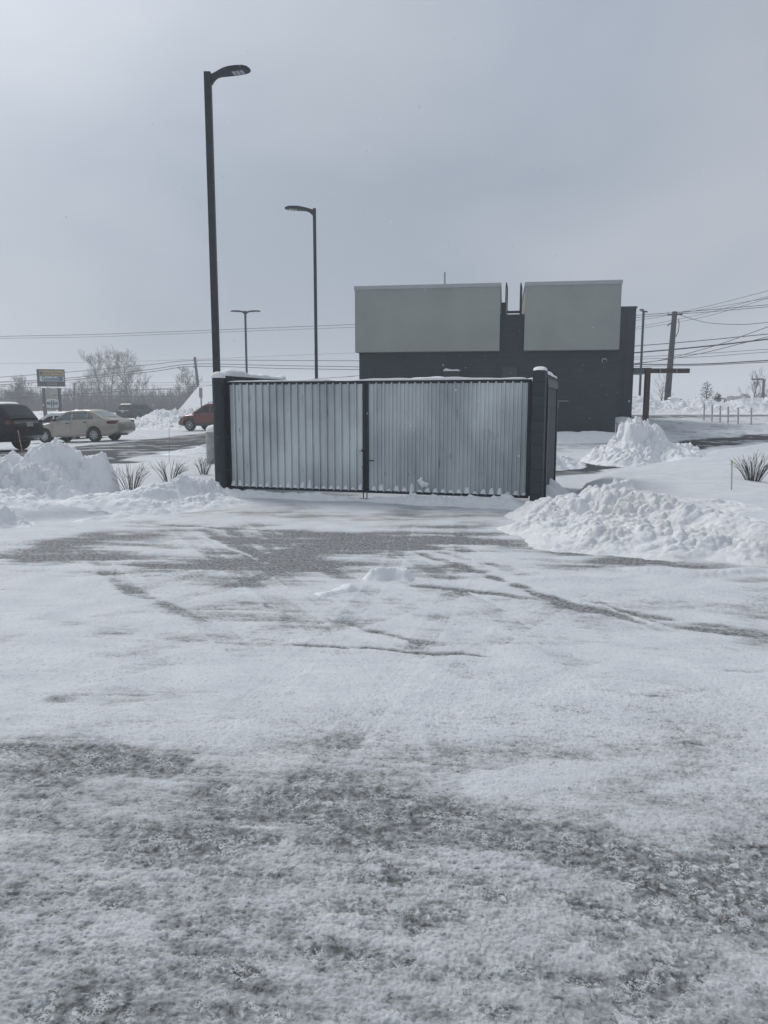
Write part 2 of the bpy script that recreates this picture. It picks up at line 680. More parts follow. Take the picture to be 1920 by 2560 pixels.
# ------------------------------------------------------------------ ground
BED_R = [(3.75, 15.0), (4.7, 17.0), (6.6, 19.3), (9.2, 22.4), (14.5, 27.2), (40, 44), (60, 44), (60, 3), (5.5, 6.6), (3.6, 8.4), (2.6, 10.2), (2.75, 12.0), (3.3, 13.6)]
BED_L = [(-60, 9), (-7, 9.9), (-5, 10.3), (-3.7, 11.1), (-2.85, 12.5), (-2.9, 14.0), (-1.9, 17.4), (-4.0, 22.0), (-6.6, 19.6), (-9.5, 18), (-60, 15)]
LANE_L = [G(-900, 1150, -.1), G(-100, 1136, -.1), G(150, 1122, 0), G(300, 1108, 0), G(400, 1098, .05), G(470, 1086, .1), G(620, 1076, .1), G(1100, 1060, .1), G(1100, 1110, .1),
          G(620, 1110, .1), G(470, 1122, .1), G(330, 1150, .1), G(200, 1170, .0), G(-100, 1190, 0), G(-900, 1230, 0)]
LANE_R = [(3.2, 17.0), (4.9, 18.2), (8.3, 22.3), (11.0, 25.4), (14.8, 28.0), (24, 34), (25, 36), (14.5, 30.3), (10.4, 27.4), (7.2, 23.3), (4.4, 19.9), (3.0, 19.0)]
ROAD_R = [(9.0, 41.0), (14.5, 41.5), (24, 43.2), (45, 45), (70, 45), (70, 48), (42, 48.3), (24, 46.6), (14.5, 45), (9, 45)]


def terrain(x, y):
    zr = .042 * np.clip(y - 20, 0, 24)
    zl = .035 * np.clip(x + 13, -6, 3.2) * sst(18, 25, y) * (1 - sst(45, 68, y))
    k = sst(-7, 2.5, x + 0 * y)
    z = zl * (1 - k) + zr * k
    return z * sst(14, 22, y)


def bed(x, y):
    a = .24 * sst(-.1, .7, poly_sd(x, y, BED_R)) + .20 * sst(-.1, .7, poly_sd(x, y, BED_L))
    w = fbm(x * .35, y * .35, 3, 91)
    dune = .10 * np.exp(-(((x - 5.2) * .45) ** 2 + ((y - 12.6) * .35) ** 2)) * (a > .1)
    return a * (1 + .22 * w) + dune + .5 * np.clip(a - .1, 0, 1) * sst(16, 26, y) * (x > 0) * .3


# streaks where wheels and ploughs bared the asphalt: pixel points of the photo turned into ground points
ST = [  # (points, half width m, strength m)
    ([(330, 1308), (620, 1325), (880, 1335), (1180, 1336)], .035, .030),
    ([(600, 1330), (880, 1342), (1150, 1342)], .20, .014),
    ([(760, 1352), (900, 1356), (1120, 1372)], .22, .017),
    ([(40, 1378), (260, 1342), (480, 1330)], .22, .016),
    ([(-60, 1402), (200, 1396), (420, 1404), (700, 1412), (860, 1428)], .17, .017),
    ([(300, 1425), (560, 1412), (800, 1380)], .12, .014),
    ([(650, 1395), (900, 1420), (1180, 1445)], .14, .013),
    ([(500, 1322), (620, 1378), (770, 1442)], .06, .017),
    ([(560, 1322), (700, 1382), (860, 1446)], .05, .010),
    ([(880, 1340), (1020, 1375), (1200, 1432), (1400, 1504), (1480, 1528), (1620, 1556), (1940, 1602)], .042, .021),
    ([(960, 1340), (1130, 1390), (1290, 1428)], .05, .013),
    ([(1000, 1458), (1250, 1487), (1480, 1520), (1700, 1556), (1940, 1588)], .045, .018),
    ([(700, 1455), (980, 1462), (1210, 1480)], .05, .008),
    ([(1060, 1415), (1300, 1432), (1500, 1408), (1680, 1392)], .13, .015),
    ([(1180, 1350), (1330, 1372), (1500, 1385)], .09, .011),
    ([(1500, 1398), (1650, 1410), (1770, 1420)], .05, .022),
    ([(250, 1586), (340, 1582)], .02, .030),
    ([(690, 1608), (850, 1620), (1000, 1626), (1260, 1648)], .016, .034),
    ([(1260, 1648), (1500, 1668)], .02, .010),
    ([(820, 1550), (900, 1566), (980, 1592), (1100, 1610)], .03, .017),
    ([(560, 1500), (640, 1510)], .04, .014), ([(660, 1500), (690, 1530), (740, 1570)], .025, .008),
    ([(1710, 1676), (1940, 1684)], .02, .022),
    ([(-40, 1470), (90, 1478)], .05, .012), ([(0, 1545), (230, 1560)], .04, .008),
    ([(220, 1370), (250, 1420), (330, 1480), (520, 1560)], .045, .009),
    ([(-60, 1880), (150, 1890), (330, 1912), (480, 1940), (620, 1985)], .06, .017),
    ([(-60, 1790), (90, 1765), (200, 1740)], .05, .011),
    ([(-60, 1930), (60, 1945), (240, 1980)], .05, .010),
    ([(600, 2000), (760, 2015), (900, 2075), (880, 2130)], .09, .013),
    ([(900, 1990), (1040, 2010), (1160, 2026)], .06, .010),
    ([(480, 2080), (560, 2120), (740, 2160)], .07, .012),
    ([(540, 2200), (640, 2225), (850, 2215), (1020, 2250)], .10, .012),
    ([(250, 2270), (290, 2285)], .03, .018), ([(350, 2290), (560, 2330), (650, 2350)], .05, .013),
    ([(650, 2330), (800, 2370), (960, 2400)], .04, .018), ([(600, 2430), (640, 2470)], .03, .020),
    ([(1220, 2110), (1280, 2125)], .04, .016), ([(1350, 2115), (1500, 2145), (1660, 2190), (1900, 2245)], .07, .018),
    ([(1540, 2130), (1640, 2210)], .05, .014), ([(1830, 2110), (1940, 2180)], .06, .017), ([(1760, 2230), (1950, 2340)], .09, .017),
    ([(1380, 2240), (1500, 2285), (1620, 2310)], .04, .014), ([(1200, 2240), (1330, 2270)], .03, .012),
    ([(1030, 2290), (1060, 2330)], .03, .014), ([(1250, 2430), (1400, 2460), (1520, 2470)], .035, .018),
    ([(1540, 2410), (1640, 2440), (1700, 2500)], .07, .017), ([(1230, 2530), (1290, 2560)], .03, .018),
    ([(60, 2500), (160, 2520), (300, 2560), (420, 2580)], .05, .018), ([(0, 2220), (60, 2240)], .05, .012),
    ([(970, 2380), (1080, 2410)], .04, .015), ([(1640, 2340), (1800, 2400)], .05, .012),
]
MARK_R = [  # raised snow ridges (px points, half width, height)
    ([(1395, 1490), (1480, 1512), (1580, 1545), (1700, 1580)], .035, .035),
    ([(1150, 1470), (1240, 1512)], .02, .02), ([(500, 1340), (560, 1365), (700, 1425)], .025, .02),
    ([(1560, 1425), (1750, 1438), (1940, 1425)], .12, .06), ([(1300, 1455), (1500, 1448), (1640, 1440)], .10, .02),
    ([(150, 1835), (230, 1850), (330, 1890)], .012, .022),
    ([(560, 2080), (860, 2056)], .008, .012),
]
TRK = [[(560, 1300), (640, 1400), (860, 1540), (1180, 1690), (1600, 1840)], [(620, 1296), (760, 1400), (1040, 1530), (1400, 1650), (1960, 1780)],
       [(1020, 1300), (980, 1420), (860, 1560), (660, 1740), (300, 2000)], [(1150, 1300), (1160, 1420), (1090, 1560), (960, 1740), (720, 2020)],
       [(780, 1320), (560, 1420), (300, 1490), (-40, 1540)], [(880, 1340), (640, 1450), (340, 1530), (-40, 1600)],
       [(440, 1322), (600, 1440), (780, 1560), (900, 1700), (1010, 1880)], [(200, 1365), (330, 1480), (560, 1590), (700, 1720)],
       [(940, 1345), (1120, 1450), (1290, 1570), (1500, 1700), (1760, 1900)], [(1090, 1345), (1330, 1450), (1620, 1560), (1960, 1680)],
       [(1230, 1460), (900, 1560), (500, 1640), (-40, 1760)], [(1500, 1455), (1180, 1640), (1100, 1760), (1130, 1960)],
       [(-40, 1530), (260, 1580), (620, 1605), (1000, 1650)], [(1960, 2290), (1500, 2140), (900, 2060), (420, 2010), (-40, 1900)]]
DIRT = [([(540, 1282), (760, 1290), (940, 1300), (1130, 1290), (1320, 1284)], .35, .75), ([(100, 1850), (220, 1845), (340, 1885)], .02, .35),
        ([(700, 2050), (800, 2100), (760, 2180)], .12, .25), ([(500, 2180), (900, 2220)], .12, .18), ([(1300, 2120), (1600, 2170)], .15, .22), ([(1500, 2440), (1640, 2470)], .1, .22), ([(180, 2440), (260, 2480)], .03, .3),
        ([(400, 2240), (520, 2260)], .04, .25)]


def ground_fields(x, y):
    base = terrain(x, y)
    bd = bed(x, y)
    near = 1 - sst(14, 20, y)
    r = np.hypot(x, y)
    # thickness of packed snow on the asphalt
    T = .016 + .008 * fbm(x * .5, y * .5, 3, 3) + .006 * fbm(x * 1.6, y * 3.0, 3, 9)
    T = T + .012 * sst(4.6, 3.6, -0 + r) * 0
    fore = 1 - sst(2.2, 4.3, y + .55 * perlin(x * .9, y * 1.1, 77))      # crumbly foreground
    T = T - .0070 * fore + .0056 * fbm(x * 1.5, y * 4.2, 5, 31, .62) * fore
    T = T + .006 * np.exp(-((y - 4.5) / .8) ** 2)
    ys_ = y + .18 * x + .05 * x * x
    T = T + .0030 * fbm(x * .8, ys_ * 15, 4, 35, .6) * (1 - sst(7, 12, r)) + .0022 * fbm(x * .35, (y - .3 * x) * 7, 3, 37)
    zone = np.exp(-((y - 8.6 - .12 * x) / 1.1) ** 2) * (1 - sst(3, 4.5, np.abs(x - .2) * .8))
    T = T - .013 * zone * np.clip(.42 + 1.6 * fbm(x * .5 + 7, (y + .12 * x) * 3.2, 5, 55, .58), 0, 1.4)
    T = T - .009 * np.exp(-((y - 11.3) / .8) ** 2) * (np.abs(x) < 3) * np.clip(.4 + fbm(x * .6, y * 3, 3, 57), 0, 1)
    T = T - .013 * np.clip(fbm(x * .5 + 3, y * 1.9, 4, 59) - .12, 0, 1) * (1 - fore)
    warpx = x + .05 * perlin(x * 3, y * 3, 41) + .012 * perlin(x * 14, y * 14, 42)
    warpy = y + .05 * perlin(x * 3, y * 3, 43) + .012 * perlin(x * 14, y * 14, 44)
    streak = .30 + 1.0 * np.clip(.5 + 1.1 * fbm(x * 1.1, y * 5, 4, 51), 0, 1.5)
    for pts, w, s in ST:
        P = [G(*p) for p in pts]
        xs = [p[0] for p in P]
        ys = [p[1] for p in P]
        w4 = w * 2.1
        m = (x > min(xs) - 4 * w4) & (x < max(xs) + 4 * w) & (y > min(ys) - 4 * w) & (y < max(ys) + 4 * w)
        if not m.any():
            continue
        w = w * ((2.1 if ys[0] < 3.6 else 1.55) if w > .04 else 1.2)
        d, t = seg_dist(warpx[m], warpy[m], P)
        endf = np.clip(np.minimum(t, len(P) - 1 - t) * 2.5, 0, 1)
        T[m] -= s * (.85 if ys[0] < 3.6 else .9) * np.exp(-(d / w) ** 2) * streak[m] * (.25 + .75 * endf) * (1.15 if w > .03 else 1.0)
    for pts, w, s in MARK_R:
        P = [G(*p) for p in pts]
        d, t = seg_dist(warpx, warpy, P)
        endf = np.clip(np.minimum(t, len(P) - 1 - t) * 3, 0, 1)
        T += s * np.exp(-(d / w) ** 2) * endf * (.6 + .6 * np.abs(perlin(x * 9, y * 9, 61))) * near
    for pts in TRK:          # faint tyre prints: two ribbed bands
        P = [G(*p) for p in pts]
        d, t = seg_dist(x + .01 * perlin(x * 6, y * 6, 63), y, P)
        for off in (0,):
            e = np.abs(d)
            k = sst(.11, .07, e) * np.clip(np.minimum(t, len(P) - 1 - t) * 3, 0, 1)
            T -= k * (.0030 + .0030 * np.sin(d * 190) * np.abs(perlin(x * 5, y * 5, 65)))
            T += .006 * np.exp(-((e - .12) / .02) ** 2) * np.abs(perlin(x * 12, y * 12, 67)) * (k > -1)
    # crust: grains, flakes and a few chunks
    ax_, ay_ = x + .014 * perlin(x * 30, y * 30, 12), y + .014 * perlin(x * 30, y * 30, 14)
    crumb = domes(ax_ * 42, ay_ * 42, 5, .4, .4) / 42 + .9 * domes(ax_ * 75, ay_ * 75, 6, .7, .45) / 75
    big = domes(ax_ * 16, ay_ * 16, 8, .04, .5) / 16
    big = big * (.5 + 1.0 * np.abs(perlin(x * 45, y * 45, 19)))
    patch = np.clip(.15 + 1.1 * fbm(x * 1.1, y * 1.5, 3, 71), 0, 1)
    ck = np.clip(.24 + .55 * fore + .45 * fore * patch + .2 * patch, .05, 1.1)
    crust = np.maximum(crumb * .19, big * .20) * ck
    fade = 1 - sst(8, 14, r)
    g1 = fbm(x * 26, y * 48, 3, 81)
    g2 = fbm(x * 75, y * 95, 2, 82) * (1 - sst(3.5, 7, r))
    g3 = fbm(x * 9, y * 26, 2, 84)
    soft = np.clip(.62 + 1.0 * perlin(x * .6 + 3, y * .9, 86) + .6 * fore, .30, 1.35)
    grain = (.0022 * g1 + .0020 * g2 + .0022 * g3) * soft * fade
    thin = T + grain * 1.6 + crust * .5
    cover = np.clip((thin + .003) / .019, 0, 1)
    cover = cover * cover * (3 - 2 * cover)
    cover = np.clip(cover * (.985 - .17 * fore) - .05 * np.clip(g1 + g3, 0, 1) * soft, 0, 1)
    cover = np.maximum(cover, sst(.0022, .0038, crust) * .8)
    z = np.clip(T, -.006, .05) * .55 + np.clip(T - .022, 0, .1) * .45 + grain + crust
    # beyond the apron: snow beds, lanes, lots
    cov2 = np.ones_like(x)
    inb0 = sst(.03, .12, bd)
    z2 = bd + .012 * fbm(x * 1.5, y * 1.5, 4, 101) + .02 * fbm(x * .3, y * .3, 2, 103)
    wet = np.zeros_like(x)
    for P, e, k in ((LANE_L, 1.2, 1.0), (LANE_R, .5, 1.0), (ROAD_R, .6, .75)):
        d = poly_sd(x + .9 * e * perlin(x * .5, y * .9, 111), y + .5 * e * perlin(x * .45, y * .8, 113), P)
        m = sst(-.15 * e, .3 * e, d) * k
        st = np.clip(.95 - .8 * sst(.12, .5, fbm(x * .35, y * 1.6, 4, 117)), 0, 1)
        cov2 = cov2 * (1 - m * st)
        wet = np.maximum(wet, m)
    lot = sst(20, 24, y) * np.where(x < 0, .25, .42 * (1 - inb0)) + .06
    cov2 = np.minimum(cov2, 1 - lot * sst(.15, .4, fbm(x * .6, y * 2.2, 4, 121)))
    inbed = sst(.03, .12, bd)
    k = np.maximum(1 - near, inbed)
    cov = cover * (1 - k) + np.maximum(cov2, inbed) * k
    zz = base + z * (1 - k) + z2 * k * (1 - .93 * wet) - .01 * wet * (1 - cov2) * k
    wet = wet * k
    dirt = np.zeros_like(x)
    for pts, w, s in DIRT:
        d, t = seg_dist(warpx, warpy, [G(*p) for p in pts])
        dirt = np.maximum(dirt, s * np.exp(-(d / w) ** 2) * np.clip(.55 + .9 * fbm(x * 2.2, y * 7, 3, 131), 0, 1.2))
    dirt = np.maximum(dirt, .16 * fore * np.clip(fbm(x * 1.7, y * 2, 3, 133) + .3, 0, 1))
    dirt = np.maximum(dirt, wet * .12)
    cov = np.minimum(cov, 1 - .55 * np.clip(dirt - .35, 0, 1))
    grit = np.clip(.30 + .70 * (1 - sst(3.5, 8.0, y + .4 * perlin(x * .5, y * .5, 141))), 0, 1)
    return zz, np.clip(cov, 0, 1), np.clip(dirt, 0, 1), wet, grit


def build_ground():
    th = np.arange(R(58), R(3.7), -.00098)
    rr = list(1.62 / np.tan(th))
    while rr[-1] < 560:
        rr.append(rr[-1] * (1.012 if rr[-1] < 60 else 1.05))
    rr = np.array([.25, .6] + rr)
    az = list(np.arange(-37.5, 37.501, .068))
    az = list(np.arange(-180, -37.5, 4.0)) + az + list(np.arange(40, 180, 4.0))
    az = np.radians(np.array(az))
    A, Q = np.meshgrid(az, rr)
    x, y = Q * np.sin(A), Q * np.cos(A)
    z, cov, dirt, wet, grit = ground_fields(x.ravel(), y.ravel())
    v = np.stack([x.ravel(), y.ravel(), z], 1)
    nr, na = A.shape
    i = np.arange(nr - 1)[:, None] * na
    k = np.arange(na)[None, :]
    k2 = (k + 1) % na
    f = np.stack([i + k, i + na + k, i + na + k2, i + k2], -1).reshape(-1, 4)[:, ::-1]
    # close the centre
    v = np.vstack([v, [[0, 0, .015]]])
    o = raw_mesh('ground', v, f, GROUND, attrs={'cover': np.append(cov, 1), 'dirt': np.append(dirt, 0), 'wet': np.append(wet, 0), 'grit': np.append(grit, 0)})
    return tag(o, kind='structure')


build_ground()


def gz(x, y):
    X, Y = np.array([float(x)]), np.array([float(y)])
    return float((terrain(X, Y) + bed(X, Y))[0])


# ------------------------------------------------------------------ ploughed snow
def pile(name, ridges, label, cat='snow pile', res=.014, lump=1.0, group=None, material=None, seed=0, absz=False, box=None, smooth=0, pw=1.15):
    """ridges = [[(x, y, height, half width), ...], ...]; one heightfield with lumps of several sizes"""
    al = [p for r in ridges for p in r]
    x0 = min(p[0] - p[3] for p in al) - .1
    x1 = max(p[0] + p[3] for p in al) + .1
    y0 = min(p[1] - p[3] for p in al) - .1
    y1 = max(p[1] + p[3] for p in al) + .1
    if box:
        x0, x1, y0, y1 = max(x0, box[0]), min(x1, box[1]), max(y0, box[2]), min(y1, box[3])
    X, Y = np.meshgrid(np.arange(x0, x1, res), np.arange(y0, y1, res))
    wx = X + .10 * lump * perlin(X * 2.1, Y * 2.1, seed + 1) + .04 * lump * perlin(X * 7, Y * 7, seed + 2)
    wy = Y + .10 * lump * perlin(X * 2.1, Y * 2.1, seed + 3) + .04 * lump * perlin(X * 7, Y * 7, seed + 4)
    H = np.zeros_like(X)
    for rg in ridges:
        if len(rg) == 1:
            rg = [rg[0], (rg[0][0] + .01, *rg[0][1:])]
        d, t = seg_dist(wx, wy, rg)
        i = np.clip(t.astype(int), 0, len(rg) - 2)
        fr = t - i
        hs = np.array([p[2] for p in rg])
        ws = np.array([p[3] for p in rg])
        h = hs[i] * (1 - fr) + hs[i + 1] * fr
        w = ws[i] * (1 - fr) + ws[i + 1] * fr
        q = np.clip(1 - d / w, 0, 1)
        q = (q ** pw if max(ws) > .82 or len(ridges) == 1 or max(hs) < .35 else np.clip(q * 1.8, 0, 1) ** .9) if not smooth else q * q * (3 - 2 * q)
        H = np.maximum(H, h * q)
    rough = lump * np.clip(H * 5, 0, 1)
    k = 2.0
    a1, b1 = X + .03 * perlin(X * 8, Y * 8, seed + 5), Y + .03 * perlin(X * 8, Y * 8, seed + 6)
    lum = domes(a1 * 2.6, b1 * 2.6, seed + 10, .5, .4) / 2.6 * .36 + domes(a1 * 5.2, b1 * 5.2, seed + 11, .7, .34) / 5.2 * .72 \
        + domes(a1 * 10, b1 * 10, seed + 12, .75, .34) / 10 * .9 + domes(a1 * 21, b1 * 21, seed + 14, .7, .4) / 21 * .9
    pw_ = np.clip(.62 + .9 * fbm(X * .9, Y * .9, 2, seed + 18), .42, 1.25)
    lum = lum * pw_
    H2 = H + rough * (lum - .035) + .014 * rough * fbm(X * 14, Y * 14, 4, seed + 15) + .05 * np.clip(H * 3, 0, 1) * fbm(X * 1.2, Y * 1.2, 3, seed + 16) * (1 if lump else .4)
    H2 = np.where(H <= .002, -.06, H2)
    Z = terrain(X, Y) + bed(X, Y) + H2 - .01
    ny, nx = X.shape
    v = np.stack([X.ravel(), Y.ravel(), Z.ravel()], 1)
    i = np.arange(ny - 1)[:, None] * nx
    kk = np.arange(nx - 1)[None, :]
    f = np.stack([i + kk, i + kk + 1, i + nx + kk + 1, i + nx + kk], -1).reshape(-1, 4)
    keep = (H.ravel()[f] > .002).any(1)
    f = f[keep]
    used = np.unique(f)
    mp_ = np.zeros(len(v), np.int64)
    mp_[used] = np.arange(len(used))
    o = raw_mesh(name, v[used], mp_[f], material or SNOW)
    return tag(o, label, cat, group)


pile('snow_pile', [[(-11, 12.6, .5, 1.9), (-6.6, 12.4, .52, 2.0), (-5.85, 12.4, .60, 1.7), (-5.35, 12.4, .55, 1.1), (-5.05, 12.6, .50, .65)],
                   [(-5.6, 12.55, .74, .46), (-5.3, 12.7, .66, .42)], [(-4.85, 12.6, .62, .30), (-4.72, 12.6, .61, .30)], [(-9, 11.2, .3, 1.1), (-6, 11.0, .26, 1.0), (-5.5, 11.3, .18, .8)]],
     'tall ploughed snow heap with a big block on top, left of the bare shrubs', seed=1, lump=1.35, box=(-9, 0, 0, 30))
pile('snow_bank', [[(-4.5, 11.5, .09, .5), (-3.9, 11.9, .15, .7), (-3.4, 12.4, .20, .75), (-3.0, 13.0, .27, .5)], [(-3.9, 11.4, .10, .4), (-3.2, 11.9, .16, .5), (-2.7, 12.6, .16, .5)]],
     'lumpy low snow bank running from the shrubs to the left gate post', 'snow bank', seed=21)
pile('snow_bank', [[(-8, 10.1, .14, .35), (-6.2, 10.15, .18, .38), (-5.4, 10.2, .22, .34), (-4.9, 10.2, .10, .25)]], 'low crumbled snow edge at the foot of the big left heap', 'snow bank', seed=31)
pile('snow_bank', [[(-4.25, 10.6, .06, .2), (-3.75, 10.95, .13, .28), (-3.3, 11.25, .10, .25)]], 'small sharp-edged wedge of snow at the asphalt edge below the shrubs', 'snow bank', seed=35, lump=.6)
GA, GB = Vector((-2.92, 14.1)), Vector((2.44, 12.52))
gu = (GB - GA).normalized()
gn = Vector((gu.y, -gu.x))              # towards the camera
if gn.y > 0:
    gn = -gn


def gp(u, v):
    """point along the gate line (u from its left end) and v metres in front of it"""
    p = GA + gu * u + gn * v
    return (p.x, p.y)


pile('snow_ridge', [[(*gp(-.1, .30), .15, .34), (*gp(1.0, .32), .11, .34), (*gp(2.0, .36), .10, .36), (*gp(2.7, .34), .05, .22)],
                    [(*gp(2.95, .36), .08, .26), (*gp(3.6, .40), .13, .34), (*gp(4.5, .42), .13, .38), (*gp(5.3, .40), .20, .45)]],
     'chunky line of snow pushed along the foot of the metal gates', 'snow ridge', seed=41, lump=1.0)
pile('snow_pile', [[(2.35, 11.0, .30, .6), (2.75, 10.5, .31, 1.1), (3.3, 10.1, .29, 1.35), (3.75, 9.4, .14, .95), (4.3, 8.5, .11, .6), (5.4, 7.8, .07, .45)],
                   [(2.2, 9.9, .26, .75), (2.7, 9.3, .30, 1.25), (3.25, 8.7, .23, .9), (3.9, 8.1, .17, .5), (4.7, 7.55, .10, .35)], [(3.32, 10.25, .35, .24)], [(2.7, 10.5, .36, .55)], [(3.9, 10.3, .10, .5), (4.6, 10.2, .07, .5)]],
     'large heap of broken white snow on the right side of the apron', seed=51, material=SNOWD)
pile('snow_pile', [[(6.85, 21.3, .82, 1.35), (7.45, 21.3, .85, 1.5)], [(7.05, 21.4, .93, .75)], [(7.5, 21.4, .84, .7)], [(8.2, 21.4, .42, .7)]], 'conical snow heap in front of the corner of the dark building', seed=61, res=.022, lump=1.25)
pile('snow_pile', [[(4.0, 19.6, .34, .7), (4.7, 20.0, .30, .6), (5.1, 20.6, .14, .4)]], 'rough snow heap behind the right wall of the enclosure', seed=71, res=.022, lump=1.1)
pile('snow_drift', [[(3.05, 14.0, .30, .5), (3.0, 14.3, .34, .5)], [(2.85, 13.3, .26, .4)]], 'smooth pointed drift against the outer right wall of the gate enclosure', 'snow drift', seed=75, lump=.0, smooth=1, res=.03)
pile('snow_drift', [[(4.5, 27.6, .32, 1.5), (7.6, 28.3, .30, 1.5), (9.0, 29.2, .18, .9)]], 'smooth wind drift along the foot of the dark building wall', 'snow drift', seed=78, lump=.15, smooth=1, res=.04)
pile('snow_drift', [[(11.5, 37.0, .34, 1.6), (9.6, 31.5, .35, 1.1)]], 'smooth drift in the corner beside the dark metal tower', 'snow drift', seed=79, lump=.1, smooth=1, res=.04)
far_r = [(1540, 995), (1582, 989), (1625, 993), (1647, 1002), (1673, 999), (1712, 1004), (1751, 996), (1788, 1002), (1820, 1008), (1860, 996), (1907, 994), (1990, 990), (2200, 990)]
pile('snow_bank', [[(at(p, q, 50).x, 50 + .002 * (p - 1600), at(p, q, 50).z - gz(at(p, q, 50).x, 50), 2.6) for p, q in far_r]],
     'long tall snow bank across the road behind the white marker stakes', 'snow bank', seed=81, res=.06, lump=1.0)
far_l = [(350, 1050), (378, 1030), (422, 1026), (490, 1024), (600, 1020), (800, 1020)]
pile('snow_bank', [[(at(p, q, 56).x, 56, max(.2, at(p, q, 56).z - gz(at(p, q, 56).x, 56)), 4.5) for p, q in far_l]],
     'far snow bank behind the red car and beside the leaning wooden pole', 'snow bank', seed=85, res=.07, lump=2.0)
far_ll = [(250, 1040), (150, 1040), (0, 1042), (-200, 1042)]
pile('snow_bank', [[(at(p, q, 88).x, 88, .8, 4.0) for p, q in far_ll]], 'low snow bank along the far edge of the left car park', 'snow bank', seed=87, res=.12, lump=1.5)
pile('snow_clump', [[(*G(945, 1450), .10, .17), (*G(985, 1448), .09, .16)]], 'rounded clump of snow lying alone in the middle of the apron', 'snow clump', seed=91, res=.008, lump=1.0, smooth=1)
pile('snow_clump', [[(*G(800, 1487), .035, .12), (*G(870, 1474), .045, .14)]], 'flat crumbly clump of snow left of the rounded clump', 'snow clump', seed=93, res=.008, lump=1.0, smooth=1)
pile('snow_pile', [[(*G(430, 1140, .05), .06, .4), (*G(490, 1134, .05), .14, .5), (*G(560, 1126, .05), .20, .6)]], 'low snow heap beside the concrete lamp base, behind the shrubs', seed=95, res=.03, lump=.8)

# ------------------------------------------------------------------ dumpster enclosure with gates
ex = math.atan2(gu.y, gu.x)
enc = empty('gate_enclosure', (GA.x, GA.y, 0), 'dark block enclosure with two corrugated metal gates and snow along its tops', 'enclosure', rz=ex)
GW = (GB - GA).length
GTOP = 2.07
mb = MB()
mb.box((-.05, 1.40, 1.06), (.20, 2.8, 2.20))
mb.box((GW + .10, 1.30, 1.06), (.17, 2.6, 2.15))
mb.box((GW / 2 + .03, 2.70, 1.04), (GW + .36, .2, 2.10))
mb.build('wall', SLATE_E, enc)
# pilasters
MB().lathe([(0, 2.12), (.09, 2.12), (.11, 2.10), (.11, 0), (.11, -.2)], (-.05, -.14, 0), 28).build('post', STEEL, enc, True, auto=35)
mb = MB()
for k in range(6):
    mb.box((GW + .10 - .002 * (k % 2), -.14, -.02 + k * .4), (.20, .27, .396))
mb.box((GW + .10, -.14, 1.03), (.19, .26, 2.22))
mb.build('pilaster', SLATE_E, enc, bevel=.006)
mb = MB()
mb.box((GW + .20, .30, 1.0), (.03, .14, 1.96))
mb.box((GW + .198, 1.35, 2.0), (.02, 2.4, .14))
mb.build('side_channel', STEEL, enc)


def snowcap(name, pts, w, h, parent, seed=0, n=10, world=None):
    """rounded cap of snow along a line of points; w half width, h height"""
    rows = []
    m = len(pts)
    rnd = random.Random(seed)
    fine = []
    for i in range(m - 1):
        a, b = Vector(pts[i]), Vector(pts[i + 1])
        k = max(2, int((b - a).length / .05))
        for j in range(k):
            fine.append(a.lerp(b, j / k))
    fine.append(Vector(pts[-1]))
    M = len(fine)
    ph = [rnd.uniform(0, 6) for _ in range(4)]
    for i, p in enumerate(fine):
        t = (fine[min(i + 1, M - 1)] - fine[max(i - 1, 0)]).normalized()
        nn = Vector((-t.y, t.x, 0)).normalized()
        s = i * .05
        e = min(1, min(i, M - 1 - i) / 2.0)
        hh = h * (.8 + .22 * math.sin(s * 2.1 + ph[0]) + .14 * math.sin(s * 5.3 + ph[1]) + .08 * math.sin(s * 13 + ph[2])) * (.15 + .85 * math.sqrt(e))
        ww = w * (.97 + .05 * math.sin(s * 7 + ph[3])) * (.6 + .4 * e)
        rows.append([p + nn * (ww * math.cos(math.pi * k / n)) + Vector((0, 0, hh * math.sin(math.pi * k / n) ** .6)) for k in range(n + 1)])
    mb = MB().grid(rows)
    return mb.build(name, SNOW, parent, True)


snowcap('snow_cap', [(-.05, .0, 2.158), (-.05, 2.75, 2.158)], .115, .12, enc, 1)
snowcap('snow_cap', [(GW + .10, -.275, 2.176), (GW + .10, .0, 2.176), (GW + .10, .12, 2.133), (GW + .10, 2.55, 2.133)], .105, .085, enc, 2)
snowcap('snow_cap', [(.08, 2.70, 2.09), (GW, 2.70, 2.09)], .11, .10, enc, 3)
MB().lathe([(.135, 0), (.13, .04), (.10, .085), (.05, .11), (.001, .117)], (-.05, -.14, 2.115), 20).build('snow_cap', SNOW, enc, True)

PITCHR = .1375


